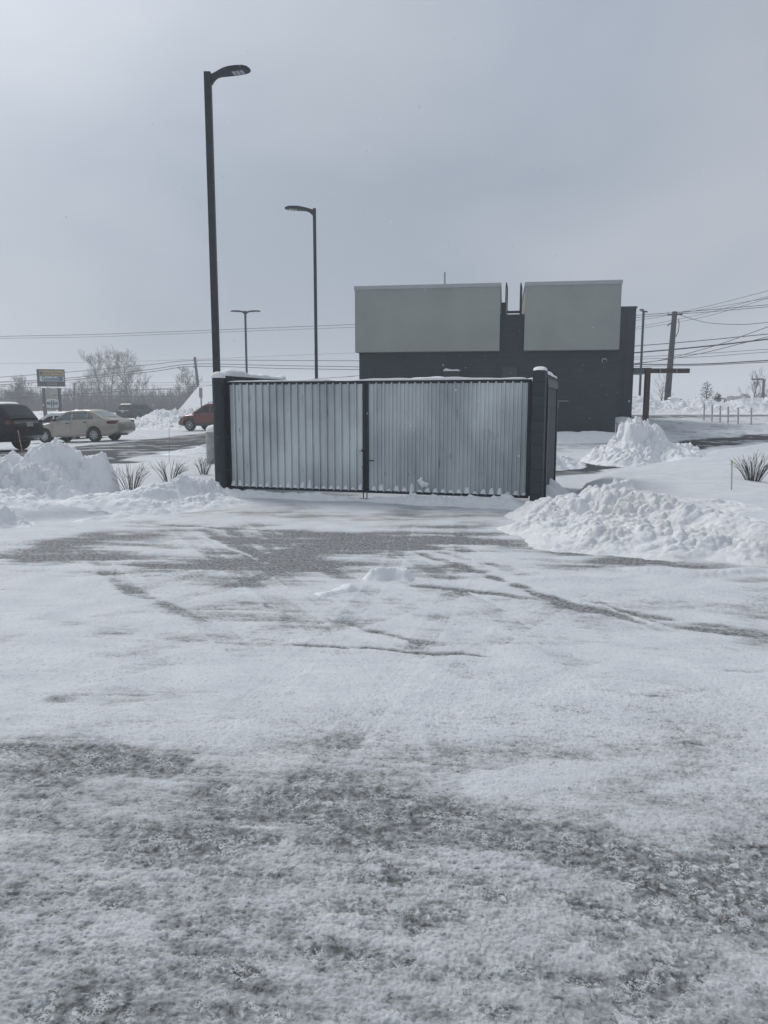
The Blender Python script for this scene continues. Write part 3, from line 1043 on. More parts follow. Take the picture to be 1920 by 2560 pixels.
def gate_leaf(u0, u1, flip, label):
    leaf = bpy.data.objects.new('gate', None)
    C.objects.link(leaf)
    leaf.parent = enc
    tag(leaf, label)
    zb, zt = .10, GTOP - .02
    fw = .055
    mb = MB()
    mb.box(((u0 + u1) / 2, 0, zt - fw / 2), (u1 - u0, .05, fw))
    mb.box(((u0 + u1) / 2, 0, zb + fw / 2), (u1 - u0, .05, fw))
    mb.box((u0 + fw / 2, 0, (zt + zb) / 2), (fw, .05, zt - zb - 2 * fw))
    mb.box((u1 - fw / 2, 0, (zt + zb) / 2), (fw, .05, zt - zb - 2 * fw))
    mb.build('frame', STEEL, leaf, bevel=.004)
    a, b = u0 + fw - .005, u1 - fw + .005
    prof = []          # u, depth  (rib towards the viewer)
    u = a
    dd = .040
    if not flip:      # deep narrow channel added right of every rib so occlusion darkens a band
        ribs = [(0, 0), (.058, 0), (.062, .006), (.070, .006), (.074, 0), (.082, 0), (.087, dd), (.108, dd), (.113, -.012), (.132, -.016), (.1345, 0)]
    else:
        ribs = [(0, 0), (.012, 0), (.016, -.014), (.024, -.014), (.028, 0), (.060, 0), (.064, .005), (.072, .005), (.076, 0), (.092, 0), (.101, dd * .8), (.118, dd * .8), (.130, 0)]
    while u < b:
        for q, d in ribs:
            if u + q < b:
                prof.append((u + q, d))
        u += PITCHR
    prof.append((b, 0))
    if flip:
        prof = [(a + b - q, d) for q, d in prof][::-1]
    rnd = random.Random(int(u0 * 10))
    nz_ = 14
    rows = []
    for i in range(nz_ + 1):
        z = zb + fw * .6 + (zt - zb - fw * 1.2) * i / nz_
        rows.append([(q, -.012 - d + .004 * math.sin(q * 4.1 + z * 2) * math.sin(z * 3), z) for q, d in prof])
    mb = MB().grid(rows)
    # flat shaded ribs
    mb.build('sheet', GALV, leaf)
    # wind-blown snow lodged in the pans above the bottom rail
    mb = MB()
    rows = [[], [], [], []]
    hh, last = .05, -1
    m = int((b - a) / .008)
    for i in range(m + 1):
        uu = a + (b - a) * i / m
        cell = int((uu - a) / PITCHR)
        if cell != last:
            last = cell
            hh = (.028 if flip else .035) + .075 * rnd.random() ** 1.3 + (.04 if rnd.random() < .15 else 0)
            pe = rnd.uniform(.16, .5)
            tl_ = rnd.uniform(-.3, .3)
        f = (uu - a) / PITCHR - cell
        if flip:
            f = 1 - f
        e = math.sin(math.pi * min(1, f / .62)) ** pe if f < .62 else 0
        hz = .003 + hh * max(0, e) * (1 + tl_ * (f - .3)) * (.9 + .2 * rnd.random())
        for rw_, yy, k in zip(rows, (-.066, -.055, -.032, -.015), (0, .5, .95, 1.05)):
            rw_.append((uu, yy if hz > .01 else max(yy, -.03), zb + fw - .003 + hz * k))
    mb.grid(rows)
    if flip:      # one bigger clump stuck on the right leaf
        for cu, cz, rad in ((u0 + .98, .33, .05), (u0 + 1.02, .29, .06), (u0 + 1.09, .28, .045), (u0 + 1.0, .38, .03)):
            rows = []
            for i in range(6):
                aa = math.pi / 2 * i / 5
                rows.append([(cu + rad * math.cos(t) * math.cos(aa) * (1 + .2 * math.sin(3 * t)), -.045 - rad * .5 * math.sin(aa), cz + rad * math.sin(t) * math.cos(aa)) for t in [6.283 * q / 12 for q in range(12)]])
            mb.grid(rows, True)
    mb.build('lodged_snow', SNOW, leaf, True)
    return leaf


mid = (at(923, 1100, 13.2).x - GA.x) / gu.x
mid = 2.72
lf = gate_leaf(.055, mid - .004, False, 'left corrugated gate leaf with dents and scuffs')
rt = gate_leaf(mid + .004, GW - .04, True, 'right corrugated gate leaf with two pale smudges and a snow clump')
for (p, q, rx, rz_) in ((1217, 1088, .055, .11), (1238, 1089, .05, .06)):
    w = at(p, q, 12.7)
    d = Vector((w.x, w.y)) - GA
    u, zc = d.dot(gu), w.z
    mb = MB()
    rnd = random.Random(p)
    rows = []
    for i in range(4):
        a = i / 3
        rows.append([(u + rx * (1 - a) * math.cos(t) * (1 + .18 * math.sin(2 * t + p)), -.030 - .012 * a, zc + rz_ * (1 - a) * math.sin(t) * (1 + .2 * math.sin(3 * t))) for t in [6.283 * k / 14 for k in range(14)]])
    mb.grid(rows, True)
    mb.build('splatter', mat('pale_splatter', (.40, .43, .46), .8, 0, .15, 30), rt, True)
snowcap('snow_cap', [(.06, -.01, GTOP - .022), (1.95, -.01, GTOP - .022)], .03, .035, enc, 5)
snowcap('snow_cap', [(2.45, -.01, GTOP - .022), (5.50, -.01, GTOP - .022)], .035, .045, enc, 6)
for side, u in ((-1, mid - .035), (1, mid + .03)):
    mb = MB()
    top = .72 if side < 0 else .66
    mb.tube([(u, -.06, .0), (u, -.06, top)], .010, 8)
    mb.tube([(u, -.06, top), (u + .02, -.075, top + .012), (u + (.13 if side > 0 else .03), -.08, top + .012)], .010, 8)
    mb.box((u, -.04, .55), (.05, .03, .03))
    mb.box((u, -.04, .18), (.05, .03, .03))
    mb.build('drop_bolt', BLACKP, enc)
MB().box((mid, -.045, .86), (.10, .05, .05)).box((mid - .05, -.05, .84), (.05, .04, .03)).build('latch', BLACKP, enc, bevel=.004)
for z in (.42, 1.03, 1.78):
    mb = MB().box((0.0, -.05, z), (.14, .05, .035)).lathe([(.018, -.05), (.018, .05)], (.03, -.05, z), 10)
    h = mb.build('hinge', STEEL, enc)
    snowcap('snow_cap', [(-.06, -.055, z + .017), (.05, -.055, z + .017)], .02, .03, h, int(z * 10))
MB().tube([(GW - .02, -.09, .15), (GW - .02, -.09, 1.15), (GW - .02, -.07, 1.2)], .028, 12).build('guard_pipe', STEEL, enc, True)

# ------------------------------------------------------------------ building
BL_, BR_ = Vector((-1.18, 31.6)), Vector((9.10, 30.0))
bu = (BR_ - BL_).normalized()
brz = math.atan2(bu.y, bu.x)
bld = empty('restaurant_building', (BL_.x, BL_.y, 0), 'low dark slate block building with two grey green upper panels and roof ladder', 'building', rz=brz)
BW = (BR_ - BL_).length
zfloor = .15


def bl(px, py, v=0.0):
    """local (u, z) of a picture point on the plane v metres behind the panel faces"""
    n = Vector((-bu.y, bu.x))
    o = BL_ + n * v
    cx, cy = (px - 960) / F_PX, (1280 - py) / F_PX
    dy = math.cos(PITCH) + cy * math.sin(PITCH)
    dz = -math.sin(PITCH) + cy * math.cos(PITCH)
    # ray (cx*t, dy*t) ; (p - o).n = 0
    t = o.dot(n) / (cx * n.x + dy * n.y)
    p = Vector((cx * t, dy * t))
    return (p - o).dot(bu), EYE + dz * t


WALLV = .42
ul, _ = bl(898, 900, WALLV)
ur, _ = bl(1545, 895, WALLV)
_, zgap = bl(1280, 790, WALLV)
u1, _ = bl(1250, 790)
u2, _ = bl(1312, 790)
ZT, ZB = 6.33, 3.74
mb = MB()
mb.box(((ul + ur) / 2, WALLV + 9, (zgap + zfloor) / 2 - .2), (ur - ul, 18, zgap - zfloor + .4))
mb.build('wall', SLATE, bld)
MB().box(((ul + ur) / 2, WALLV + .12, zgap + .03), (ur - ul + .02, .3, .06)).build('parapet_cap', CLAD, bld)
MB().box((u1 / 2, 4.2, (ZT + ZB) / 2 - .06), (u1, 8.4, ZT - ZB - .12)).build('upper_panel', STUCCO, bld, bevel=.01)
MB().box(((u2 + BW) / 2, 4.2, (ZT + ZB) / 2 - .06), (BW - u2, 8.4, ZT - ZB - .12)).build('upper_panel', STUCCO, bld, bevel=.01)
for a, b in ((0, u1), (u2, BW)):
    MB().box(((a + b) / 2, 4.2, ZT - .055), (b - a + .06, 8.46, .15)).build('parapet_trim', TRIM, bld, bevel=.01)
# side and far wall carry their own door, tower at the far right
tw0 = at(1553, 900, 38)
Tn = at(1591, 769, 38)
tl = Vector((Tn.x, Tn.y)) - BL_
tu, tv = tl.dot(bu), tl.dot(Vector((-bu.y, bu.x)))
mb = MB()
mb.box((tu - 1.6, tv + 2.0, 3.2), (3.2, 4, 6.15))
tower = mb.build('tower', CLAD, bld)
mb = MB()
for k in range(9):
    mb.box((tu - .02 - k * .40, tv - .012, 3.2), (.03, .03, 6.1))
mb.box((tu - 1.6, tv + 1.99, 6.31), (3.28, 4.1, .09))
mb.build('standing_seam', CLAD, tower)
ls = at(1573, 1003, 37.9)
d = Vector((ls.x, ls.y)) - BL_
MB().box((d.dot(bu), tv - .06, ls.z), (.09, .09, .10)).build('wall_light', WHITEP, tower)
# drive-through canopy on the far side
cl, cr = at(1583, 924, 37), at(1637, 924, 37)
cc = [(p.x, p.y) for p in (cl, cr)]
d0, d1 = (Vector(c) - BL_ for c in cc)
n_ = Vector((-bu.y, bu.x))
czt, czb = at(1610, 917, 37).z, at(1610, 930, 37).z
mb = MB().box(((tu + .02 + d1.dot(bu)) / 2, tv + 1.3, (czt + czb) / 2), (d1.dot(bu) - tu - .02, 2.6, czt - czb))
mb.build('canopy', TEAL, bld, bevel=.01)
# wall details
u, z = bl(1130, 940, WALLV)
z += .1
mb = MB().box((u, WALLV - .12, z - .3), (.66, .24, .78))
cab = mb.build('meter_cabinet', CLAD, bld, bevel=.01)
snowcap('snow_cap', [(u - .35, WALLV - .12, z + .09), (u + .35, WALLV - .12, z + .09)], .15, .13, cab, 9)
a, zt_ = bl(1254, 917, WALLV)
b, _ = bl(1293, 917, WALLV)
dr_ = MB().box(((a + b) / 2, WALLV - .02, (zt_ + .4) / 2), (b - a, .04, zt_ - .4)).build('door', mat('dark_door_paint', (.042, .050, .06), .5, 0, .1, 3), bld, bevel=.006)
mb = MB()
mb.box((a - .05, WALLV - .03, (zt_ + .4) / 2), (.06, .06, zt_ - .4)).box((b + .05, WALLV - .03, (zt_ + .4) / 2), (.06, .06, zt_ - .4)).box(((a + b) / 2, WALLV - .03, zt_ + .04), (b - a + .16, .06, .06))
mb.build('door_frame', STEEL, dr_)
# dome camera
u, z = bl(1510, 902, WALLV)
mb = MB().lathe([(.001, -.18), (.08, -.18), (.10, -.15), (.10, 0)], (u, WALLV, z), 20, 'y')
cm = mb.build('security_camera', mat('camera_housing', (.42, .43, .44), .5), bld, True, auto=30)
MB().lathe([(.001, -.25), (.04, -.243), (.068, -.21), (.076, -.17)], (u, WALLV, z - .02), 20, 'y').build('dome', BLACKP, cm, True)
# frosted hose pipe on the wall
u, z = bl(1389, 1002, WALLV)
ue, _ = bl(1421, 1004, WALLV)
mb = MB().tube([(u, WALLV - .06, z), (u + .12, WALLV - .06, z - .01), (ue, WALLV - .06, z - .01)], .018, 8)
mb.tube([(u + .1, WALLV - .06, z), (u + .1, WALLV - .06, z - .28)], .014, 8).box((u, WALLV - .06, z + .02), (.06, .06, .06))
mb.build('frosted_pipe', mat('frosted_pipe', (.30, .32, .34), .6, .2, .3, 30), bld)
# hand rail at the corner
p0, p1 = at(1529, 1058, 29.6), at(1543, 1057, 29.6)
mb = MB().tube([(p0.x - .05, 29.6, p0.z - .4), (p0.x - .05, 29.6, p0.z), (p1.x, 29.6, p0.z), (p1.x, 29.6, p0.z - .45)], .02, 8)
tag(mb.build('hand_rail', STEEL), 'short black pipe rail at the foot of the dark building corner', 'rail')
# roof ladder: two rail loops over the parapet, with a rung platform
lad = bpy.data.objects.new('roof_ladder', None)
C.objects.link(lad)
lad.parent = bld
for px in (1264, 1300):
    u, zt_ = bl(px + 1.5, 709, WALLV + .3)
    _, zm = bl(px, 745, WALLV + .3)
    _, zb_ = bl(px, 800, WALLV + .3)
    v0 = WALLV + .05
    mb = MB().tube([(u, v0, zb_ - .6), (u, v0, zt_ - .12), (u + .01, v0 + .08, zt_), (u + .055, v0 + .32, zt_ - .18), (u + .055, v0 + .34, zb_ - .3)], .024, 8)
    mb.tube([(u, v0, zm), (u + .035, v0 + .33, zm)], .014, 6)
    mb.build('rail', STEEL, lad)
ua, za = bl(1266, 781, WALLV + .3)
ub, _ = bl(1300, 781, WALLV + .3)
MB().box(((ua + ub) / 2, WALLV + .22, za), (ub - ua, .30, .07)).build('landing', STEEL, lad)
ua, za = bl(1253, 758, WALLV + 1.0)
ub, _ = bl(1266, 758, WALLV + 1.0)
MB().box(((ua + ub) / 2, WALLV + 1.2, za - .5), (ub - ua, .5, 1.05)).build('rooftop_unit', CLAD, bld, bevel=.02)
ua, za = bl(1112, 681, 5)
MB().tube([(ua, 5, 5.5), (ua, 5, za)], .045, 12).build('vent_pipe', TRIM, bld, True, auto=40)

# clearance bar beside the drive-through
pb = at(1614, 1040, 35.5)
ptop = at(1618, 932, 35.5)
x0, x1 = at(1612, 928, 35.5).x, at(1723, 928, 35.5).x
cb = empty('clearance_bar', (pb.x, 35.5, gz(pb.x, 35.5)), 'brown steel drive-through clearance bar on one post behind the conical snow heap', 'clearance bar')
zb0 = gz(pb.x, 35.5)
zc = at(1660, 927, 35.5).z - zb0
MB().box((0, 0, zc / 2 - .2), (.22, .22, zc + .2)).build('post', RUST, cb, bevel=.01)
MB().box(((x0 + x1) / 2 - pb.x, 0, zc), (x1 - x0, .16, .21)).build('beam', RUST, cb, bevel=.01)
wb_ = mat('worn_bracket', (.3, .3, .29), .6)
for px in (1649, 1690):
    MB().box((at(px, 928, 35.5).x - pb.x, -.09, zc), (.04, .02, .16)).build('bracket', wb_, cb)


# ------------------------------------------------------------------ lamps
def lamp_head(parent, loc, az, length=1.0, hw=.17, tilt=.0, led=3):
    """flat paddle-shaped LED head; az = direction it points, in the ground plane"""
    Mx = Matrix.Translation(loc) @ Matrix.Rotation(az, 4, 'Z') @ Matrix.Rotation(-tilt, 4, 'Y')
    prof = [(0, .045, -.22, .0), (.06, .045, -.14, .03), (.14, .05, -.06, .07), (.22, .07, .00, .10), (.32, .12, .03, .125), (.45, hw * .95, .045, .13), (.65, hw, .045, .13), (.85, hw * .98, .035, .12), (.95, hw * .8, .025, .10), (1.0, hw * .45, .02, .065)]
    prof = [(0, .045, -.22, .0), (.06, .045, -.15, .02), (.14, .05, -.09, .04), (.24, .08, -.06, .06), (.36, .13, -.045, .072), (.5, hw, -.04, .078), (.68, hw * 1.05, -.038, .074), (.85, hw, -.036, .062), (.95, hw * .8, -.03, .04), (1.0, hw * .45, -.02, .012)]
    rows = []
    for s, w, zl, zh in prof:
        zm = (zl + zh) / 2
        sec = [(w, zm), (w * .92, zh - .01), (w * .5, zh), (0, zh + .008), (-w * .5, zh), (-w * .92, zh - .01), (-w, zm), (-w * .9, zl), (0, zl), (w * .9, zl)]
        rows.append([Mx @ Vector((s * length, a, b)) for a, b in sec])
    mb = MB().grid(rows, True)
    n = 10
    b0 = 0
    mb.f.append(tuple(range(n))[::-1])
    mb.f.append(tuple(range((len(rows) - 1) * n, len(rows) * n)))
    h = mb.build('lamp_head', POLE, parent, True, auto=40)
    mb = MB()
    for k in range(led):
        c = Mx @ Vector(((.60 + .10 * k) * length, 0, -.046))
        x_, y_ = (Mx.to_3x3() @ Vector((1, 0, 0))), (Mx.to_3x3() @ Vector((0, 1, 0)))
        q = .037 * length
        mb.prism([c + x_ * (i * q) + y_ * (j * hw * .62) for i, j in ((-1, -1), (1, -1), (1, 1), (-1, 1))], (0, 0, .012))
    mb.build('led_panel', LED, h)
    return h


def street_lamp(px, ptop, Y, zt, w, label, heads, base=None, tilt=.06, hl=1.0, lean=0):
    p = at(px, ptop, Y)
    x, g = p.x, gz(p.x, Y)
    o = empty('street_lamp', (x, Y, g), label, 'street lamp', 'car park lamps on square poles')
    H_ = p.z - g
    b0 = 0
    if base:
        b0 = base
        MB().lathe([(.305, -.4), (.305, base - .04), (.28, base), (.001, base)], (0, 0, 0), 32).build('base', CONC, o, True, auto=35)
        MB().lathe([(.30, base - .02), (.30, base + .05), (.25, base + .12), (.14, base + .15), (.001, base + .155)], (0, 0, 0), 24).build('snow_cap', SNOW, o, True)
    MB().box((lean / 2, 0, (H_ + b0) / 2), (w, w, H_ - b0)).build('pole', POLE, o, bevel=w * .08)
    for az in heads:
        lamp_head(o, Vector((math.cos(az) * w / 2, math.sin(az) * w / 2, H_ - .05)), az, hl, .17 * hl, tilt)
    return o


street_lamp(519, 181, 18.5, 9, .155, 'tallest-looking street lamp with head pointing right, rising behind the left gate post', [R(-8)], base=.78, tilt=.07, hl=.92)
street_lamp(786, 521, 30, 9, .115, 'street lamp with one head pointing left, behind the left gate leaf', [R(183)], base=.75, hl=1.06, tilt=.05)
street_lamp(613, 777, 60, 9, .15, 'distant street lamp with two heads spread like wings', [R(8), R(172)], base=.75, hl=1.1, tilt=.03)
street_lamp(1609, 777, 60, 9, .15, 'street lamp seen end on between the dark tower and the utility pole', [R(60), R(240)], base=.75, hl=.9, tilt=.05)
# small square-armed lamp on the far right
for px, py, Y, lab, s in ((1910, 948, 105, 'far thin lamp with a short square arm beside the young bare tree', 1), (1812, 996, 150, 'tiny far lamp with a hooked arm just above the snow bank', .8)):
    p = at(px, py, Y)
    g = .9
    o = empty('area_lamp', (p.x, Y, g), lab, 'street lamp')
    MB().box((0, 0, (p.z - g) / 2), (.26, .26, p.z - g)).build('pole', POLE, o)
    MB().box((-.45 * Y / 60 - .1, 0, p.z - g), (.9 * Y / 60, .3, .2)).build('lamp_head', POLE, o)


# ------------------------------------------------------------------ utility poles and wires
def utility_pole(px0, py0, px1, py1, Y, r, label, extras):
    a, b = at(px0, py0, Y), at(px1, py1, Y)
    g = gz(b.x, Y)
    d = (a - b).normalized()
    b = b + d * ((g - .3 - b.z) / d.z)
    o = empty('utility_pole', b, label, 'utility pole')
    MB().tube([(0, 0, 0), (a - b) * .5, a - b], [r * 1.15, r, r * .85], 14).build('shaft', WOODP, o, True, auto=50)
    t = a - b
    if extras:
        MB().bar(t + Vector((-.55, 0, -.25)), t + Vector((.60, 0, -.20)), .10, .12).build('crossarm', WOODP, o)
        for s in (-.55, 0.58, .35):
            MB().lathe([(.05, 0), (.075, .05), (.04, .09), (.07, .13), (.03, .2), (.001, .2)], t + Vector((s, 0, -.17)), 12).build('insulator', WHITEP, o, True)
        mb = MB().tube([t * .93 + Vector((.3, -.1, 0)), t * .88 + Vector((.4, -.1, 0)), t * .80 + Vector((.36, -.1, 0)), t * .76 + Vector((.2, -.1, 0))], .03, 6)
        mb.build('cable_loop', BLACKP, o)
        MB().bar(t * .89 + Vector((-.5, 0, -.2)), t * .89 + Vector((-.1, 0, .1)), .08).build('bracket', BLACKP, o)
        MB().bar(t * .45 + Vector((-.55, 0, -.15)), t * .45 + Vector((-.2, 0, .1)), .08).build('bracket', BLACKP, o)
    else:
        for k in range(3):
            MB().box(t + Vector((0, -.2, -.4 - k * .5)), (.35, .2, .12)).build('bracket', BLACKP, o)
    return o


utility_pole(1687, 779, 1668, 1000, 62, .235, 'leaning wooden utility pole with crossarm, right of the building', True)
utility_pole(487, 893, 501, 1018, 108, .20, 'wooden utility pole leaning left above the red car', False)
utility_pole(186, 957, 186, 1035, 150, .22, 'distant thin pole with a crossarm between the pylon sign and the twin bare trees', True)


def wire(name, pts, r, label, group=None):
    P = [at(*p) for p in pts]
    a, b = P[0], P[1]
    if not 1690 < pts[0][0] < 1700:
        P.insert(0, a + (a - b).normalized() * (8 if pts[0][0] > 1000 else 40))
    a, b = P[-1], P[-2]
    P.append(a + (a - b).normalized() * (14 if pts[-1][0] > 1000 else 10))
    # smooth with Catmull-Rom
    Q = []
    for i in range(len(P) - 1):
        p0, p1, p2, p3 = P[max(i - 1, 0)], P[i], P[i + 1], P[min(i + 2, len(P) - 1)]
        for k in range(6):
            t = k / 6
            Q.append(.5 * ((2 * p1) + (p2 - p0) * t + (2 * p0 - 5 * p1 + 4 * p2 - p3) * t * t + (3 * p1 - p0 - 3 * p2 + p3) * t ** 3))
    Q.append(P[-1])
    o = MB().tube(Q, r * (.75 if pts[0][0] > 1000 else .9), 5).build(name, WIRE, None, True)
    return tag(o, label, 'power line', group)


gl = 'wires crossing the sky left of the building'
wire('power_line', [(0, 943, 110), (162, 931, 109), (372, 912, 108.3), (486, 901, 108), (700, 901, 108), (898, 902, 108)], .045, 'top one of the three dark wires carried by the left wooden pole', gl)
wire('power_line', [(0, 956, 110), (162, 946, 109), (372, 924, 108.3), (486, 910, 108), (700, 914, 108), (898, 917, 108)], .05, 'middle one of the three dark wires carried by the left wooden pole', gl)
wire('power_line', [(0, 962, 110), (162, 951, 109), (372, 930, 108.3), (486, 916, 108), (700, 921, 108), (898, 924, 108)], .05, 'lowest of the three dark wires carried by the left wooden pole', gl)
wire('power_line', [(0, 966, 105), (162, 972, 105), (350, 974, 105), (535, 972, 105)], .035, 'dark low wire crossing the bare woods just below the pylon sign cabinet', gl)
wire('power_line', [(0, 979, 105), (162, 989, 105), (304, 992, 105), (535, 989, 105)], .04, 'lowest dark wire across the bare woods, passing the middle of the sign legs', gl)
wire('power_line', [(170, 955, 150), (358, 957, 150), (535, 955, 150)], .035, 'thin far wire from the distant pole, upper of the far pair', gl)
wire('power_line', [(186, 963, 150), (358, 963, 150), (535, 962, 150)], .03, 'thin far wire from the distant pole, lower of the far pair', gl)
wire('power_line', [(0, 841, 160), (236, 836, 160), (535, 825, 160), (887, 811, 160)], .065, 'highest faint wire across the left sky', gl)
wire('power_line', [(0, 846, 160), (236, 842, 160), (535, 831, 160), (887, 818, 160)], .05, 'faint wire just under the highest one across the left sky', gl)
wire('power_line', [(0, 909, 170), (350, 903, 170), (887, 882, 170)], .035, 'very faint thin wire above the tops of the bare trees', gl)
wire('power_line', [(788, 947, 70), (850, 943, 70), (898, 939, 70)], .02, 'short thin wire meeting the left edge of the dark wall, upper', gl)
gr_ = 'wires crossing the sky right of the building'
wire('power_line', [(1592, 788, 62), (1678, 782, 62), (1780, 774, 60), (1920, 762, 58)], .03, 'top wire on the right pole, running level through the insulators', gr_)
wire('power_line', [(1592, 794, 62), (1680, 786, 62), (1780, 779, 60), (1920, 767, 58)], .028, 'second wire from the top on the right utility pole', gr_)
wire('power_line', [(1592, 801, 64), (1640, 794, 63), (1680, 787, 62)], .02, 'thin wire rising from the dark tower to the top of the right pole', gr_)
wire('power_line', [(1592, 818, 70), (1690, 799, 66), (1777, 780, 62), (1920, 741, 56)], .02, 'faint slanting wire behind the right pole, upper of two', gr_)
wire('power_line', [(1592, 823, 70), (1690, 806, 66), (1777, 788, 62), (1920, 746, 56)], .02, 'faint slanting wire behind the right pole, lower of two', gr_)
wire('power_line', [(1699, 781, 62), (1800, 758, 60), (1920, 727, 56)], .02, 'thin steep wire climbing to the right edge from the top of the right pole', gr_)
wire('power_line', [(1695, 786, 62), (1755, 804, 60), (1805, 810, 58), (1864, 811, 56), (1920, 806, 54)], .028, 'slack sagging wire hanging from the right pole', gr_)
wire('power_line', [(1588, 865, 56), (1690, 857, 54), (1800, 847, 52), (1920, 835, 50)], .034, 'dark wire above the thick cable on the right', gr_)
wire('power_line', [(1586, 882, 56), (1690, 873, 54), (1800, 862, 52), (1920, 848, 50)], .06, 'thickest black cable crossing in front of the right pole', gr_)
wire('power_line', [(1586, 909, 58), (1658, 899, 56), (1788, 864, 52), (1920, 817, 47)], .028, 'dark wire crossing the thick cable and climbing steeply to the right edge', gr_)
wire('power_line', [(1630, 904, 57), (1658, 900, 56), (1755, 883, 53), (1920, 842, 48)], .028, 'dark wire crossing the thick cable near the right edge of the photo', gr_)
wire('power_line', [(1586, 893, 60), (1755, 884, 58), (1920, 873, 56)], .022, 'thin grey wire below the thick cable, upper of two', gr_)
wire('power_line', [(1586, 898, 60), (1755, 892, 58), (1920, 880, 56)], .022, 'thin grey wire below the thick cable, lower of two', gr_)
wire('power_line', [(1586, 911, 56), (1755, 910, 53), (1920, 901, 50)], .045, 'black low cable just above the brown clearance bar, upper of two', gr_)
wire('power_line', [(1636, 915, 56), (1755, 913, 53), (1920, 905, 50)], .03, 'black low cable just above the brown clearance bar, lower of two', gr_)


# ------------------------------------------------------------------ pylon sign
def text_mesh(s, size, mat_, parent, name, loc, rotz=0, extrude=.02, align='CENTER', sx=1.0):
    cu = bpy.data.curves.new('t', 'FONT')
    cu.body = s
    cu.size = size
    cu.extrude = extrude
    cu.offset = size * .022
    cu.align_x = align
    cu.align_y = 'CENTER'
    o = bpy.data.objects.new('t', cu)
    C.objects.link(o)
    bpy.context.view_layer.update()
    me = bpy.data.meshes.new_from_object(o.evaluated_get(bpy.context.evaluated_depsgraph_get()))
    bpy.data.objects.remove(o)
    me.materials.clear()
    me.materials.append(mat_)
    q = bpy.data.objects.new(name, me)
    C.objects.link(q)
    q.parent = parent
    q.location = loc
    q.rotation_euler = (math.pi / 2, 0, rotz)
    q.scale = (sx, 1, 1)
    return q


SY = 78
sc = at(130, 1000, SY)
k_ = SY / F_PX
gsg = gz(sc.x, SY)
sgn = empty('pylon_sign', (sc.x, SY, gsg), 'tall two-legged pylon sign with yellow and white panels behind the parked cars', 'sign', rz=R(16))
zz = lambda py: at(130, py, SY).z - gsg
WC = 62 * k_
MB().box((0, .35, (zz(923) + zz(966)) / 2), (WC, .9, zz(923) - zz(966))).build('cabinet', SIGNF, sgn, bevel=.03)
for x_ in (-18 * k_, 17 * k_):
    MB().box((x_, .3, (zz(970)) / 2), (.32, .5, zz(970))).build('leg', mat('maroon_steel', (.075, .05, .065), .6, 0, .1, 3), sgn, bevel=.02)
x0_, x1_ = -.40 * WC, WC / 2 - .03
yp = MB().box(((x0_ + x1_) / 2, -.13, (zz(926.5) + zz(939)) / 2), (x1_ - x0_, .06, zz(926.5) - zz(939))).build('yellow_panel', YEL, sgn)
wp = MB().box(((x0_ + x1_) / 2, -.13, (zz(941) + zz(953.5)) / 2), (x1_ - x0_, .06, zz(941) - zz(953.5))).build('white_panel', WSIGN, sgn)
text_mesh('planet fitness', .46, PURPL, yp, 'lettering', (x0_ + .56 * (x1_ - x0_), -.17, zz(932.6)), sx=.74)
MB().lathe([(.001, -.18), (.12, -.18), (.17, -.175), (.17, -.16)], (x0_ + .19, 0, zz(933)), 16, 'y').build('round_emblem', mat('dark_emblem', (.05, .045, .04), .6), yp)
text_mesh('Goodwill', .58, BLUEL, wp, 'lettering', (x0_ + .48 * (x1_ - x0_), -.17, zz(947.6)), sx=.80)
MB().box((x1_ - .22, -.17, zz(947.2)), (.22, .02, .42)).build('square_emblem', BLUEL, wp)
nb = MB().box((.13, -.125, zz(959.5)), (1.0, .05, .27)).build('name_plate', mat('maroon_plate', (.13, .105, .125), .6), sgn)
mb = MB()
for i, (a_, b_, c_, d_) in enumerate(((.13, zz(959.5) + .12, .98, .02), (.13, zz(959.5) - .12, .98, .02))):
    mb.box((a_, -.16, b_), (c_, .02, d_))
mb.build('border', mat('pink_border', (.28, .24, .27), .6), nb)
rb = MB().box((0, -.02, (zz(972) + zz(993)) / 2), (28 * k_, .2, zz(972) - zz(993))).build('readerboard', SIGNB, sgn)
mb = MB()
rnd = random.Random(3)
WORN = mat('worn_letter', (.15, .15, .14), .7)
for r_ in range(5):
    u = -.46
    zr = zz(974.5) - r_ * .165
    while u < .44:
        w_ = rnd.uniform(.04, .09)
        if rnd.random() < .85:
            MB().box((u, -.125, zr), (w_ * .6, .01, .09)).build('worn_letter', WORN, rb)
        u += w_ + .03

lb = MB().box((.03, -.02, (zz(998) + zz(1019)) / 2), (28 * k_, .2, zz(998) - zz(1019))).build('lower_panel', WSIGN, sgn, bevel=.08)
# bold block mark: two tall strokes between short words
mb = MB()
zc_ = zz(1008.5)
for x_ in (-.05, .13):
    mb.box((x_, -.13, zc_), (.085, .02, .66))
mb.box((.04, -.13, zc_), (.12, .02, .10))
for x_, w_, h_ in ((-.44, .10, .30), (-.31, .08, .30), (-.20, .09, .30), (.27, .09, .30), (.39, .08, .30), (.49, .07, .30)):
    mb.box((x_, -.13, zc_), (w_, .02, h_))
mb.build('emblem', GREENL, lb)

# small traffic sign by the left wooden pole
p = at(503, 1000, 60)
o = empty('traffic_sign', (p.x, 60, gz(p.x, 60)), 'narrow grey signboard on a thin post beside the left wooden pole', 'sign')
MB().box((0, 0, 1.3), (.08, .06, 2.6)).build('post', STEEL, o)
MB().box((.0, -.06, at(503, 982, 60).z - gz(p.x, 60)), (.26, .03, .78)).build('sign_board', mat('grey_board', (.22, .225, .25), .5, 0, .1, 4), o)

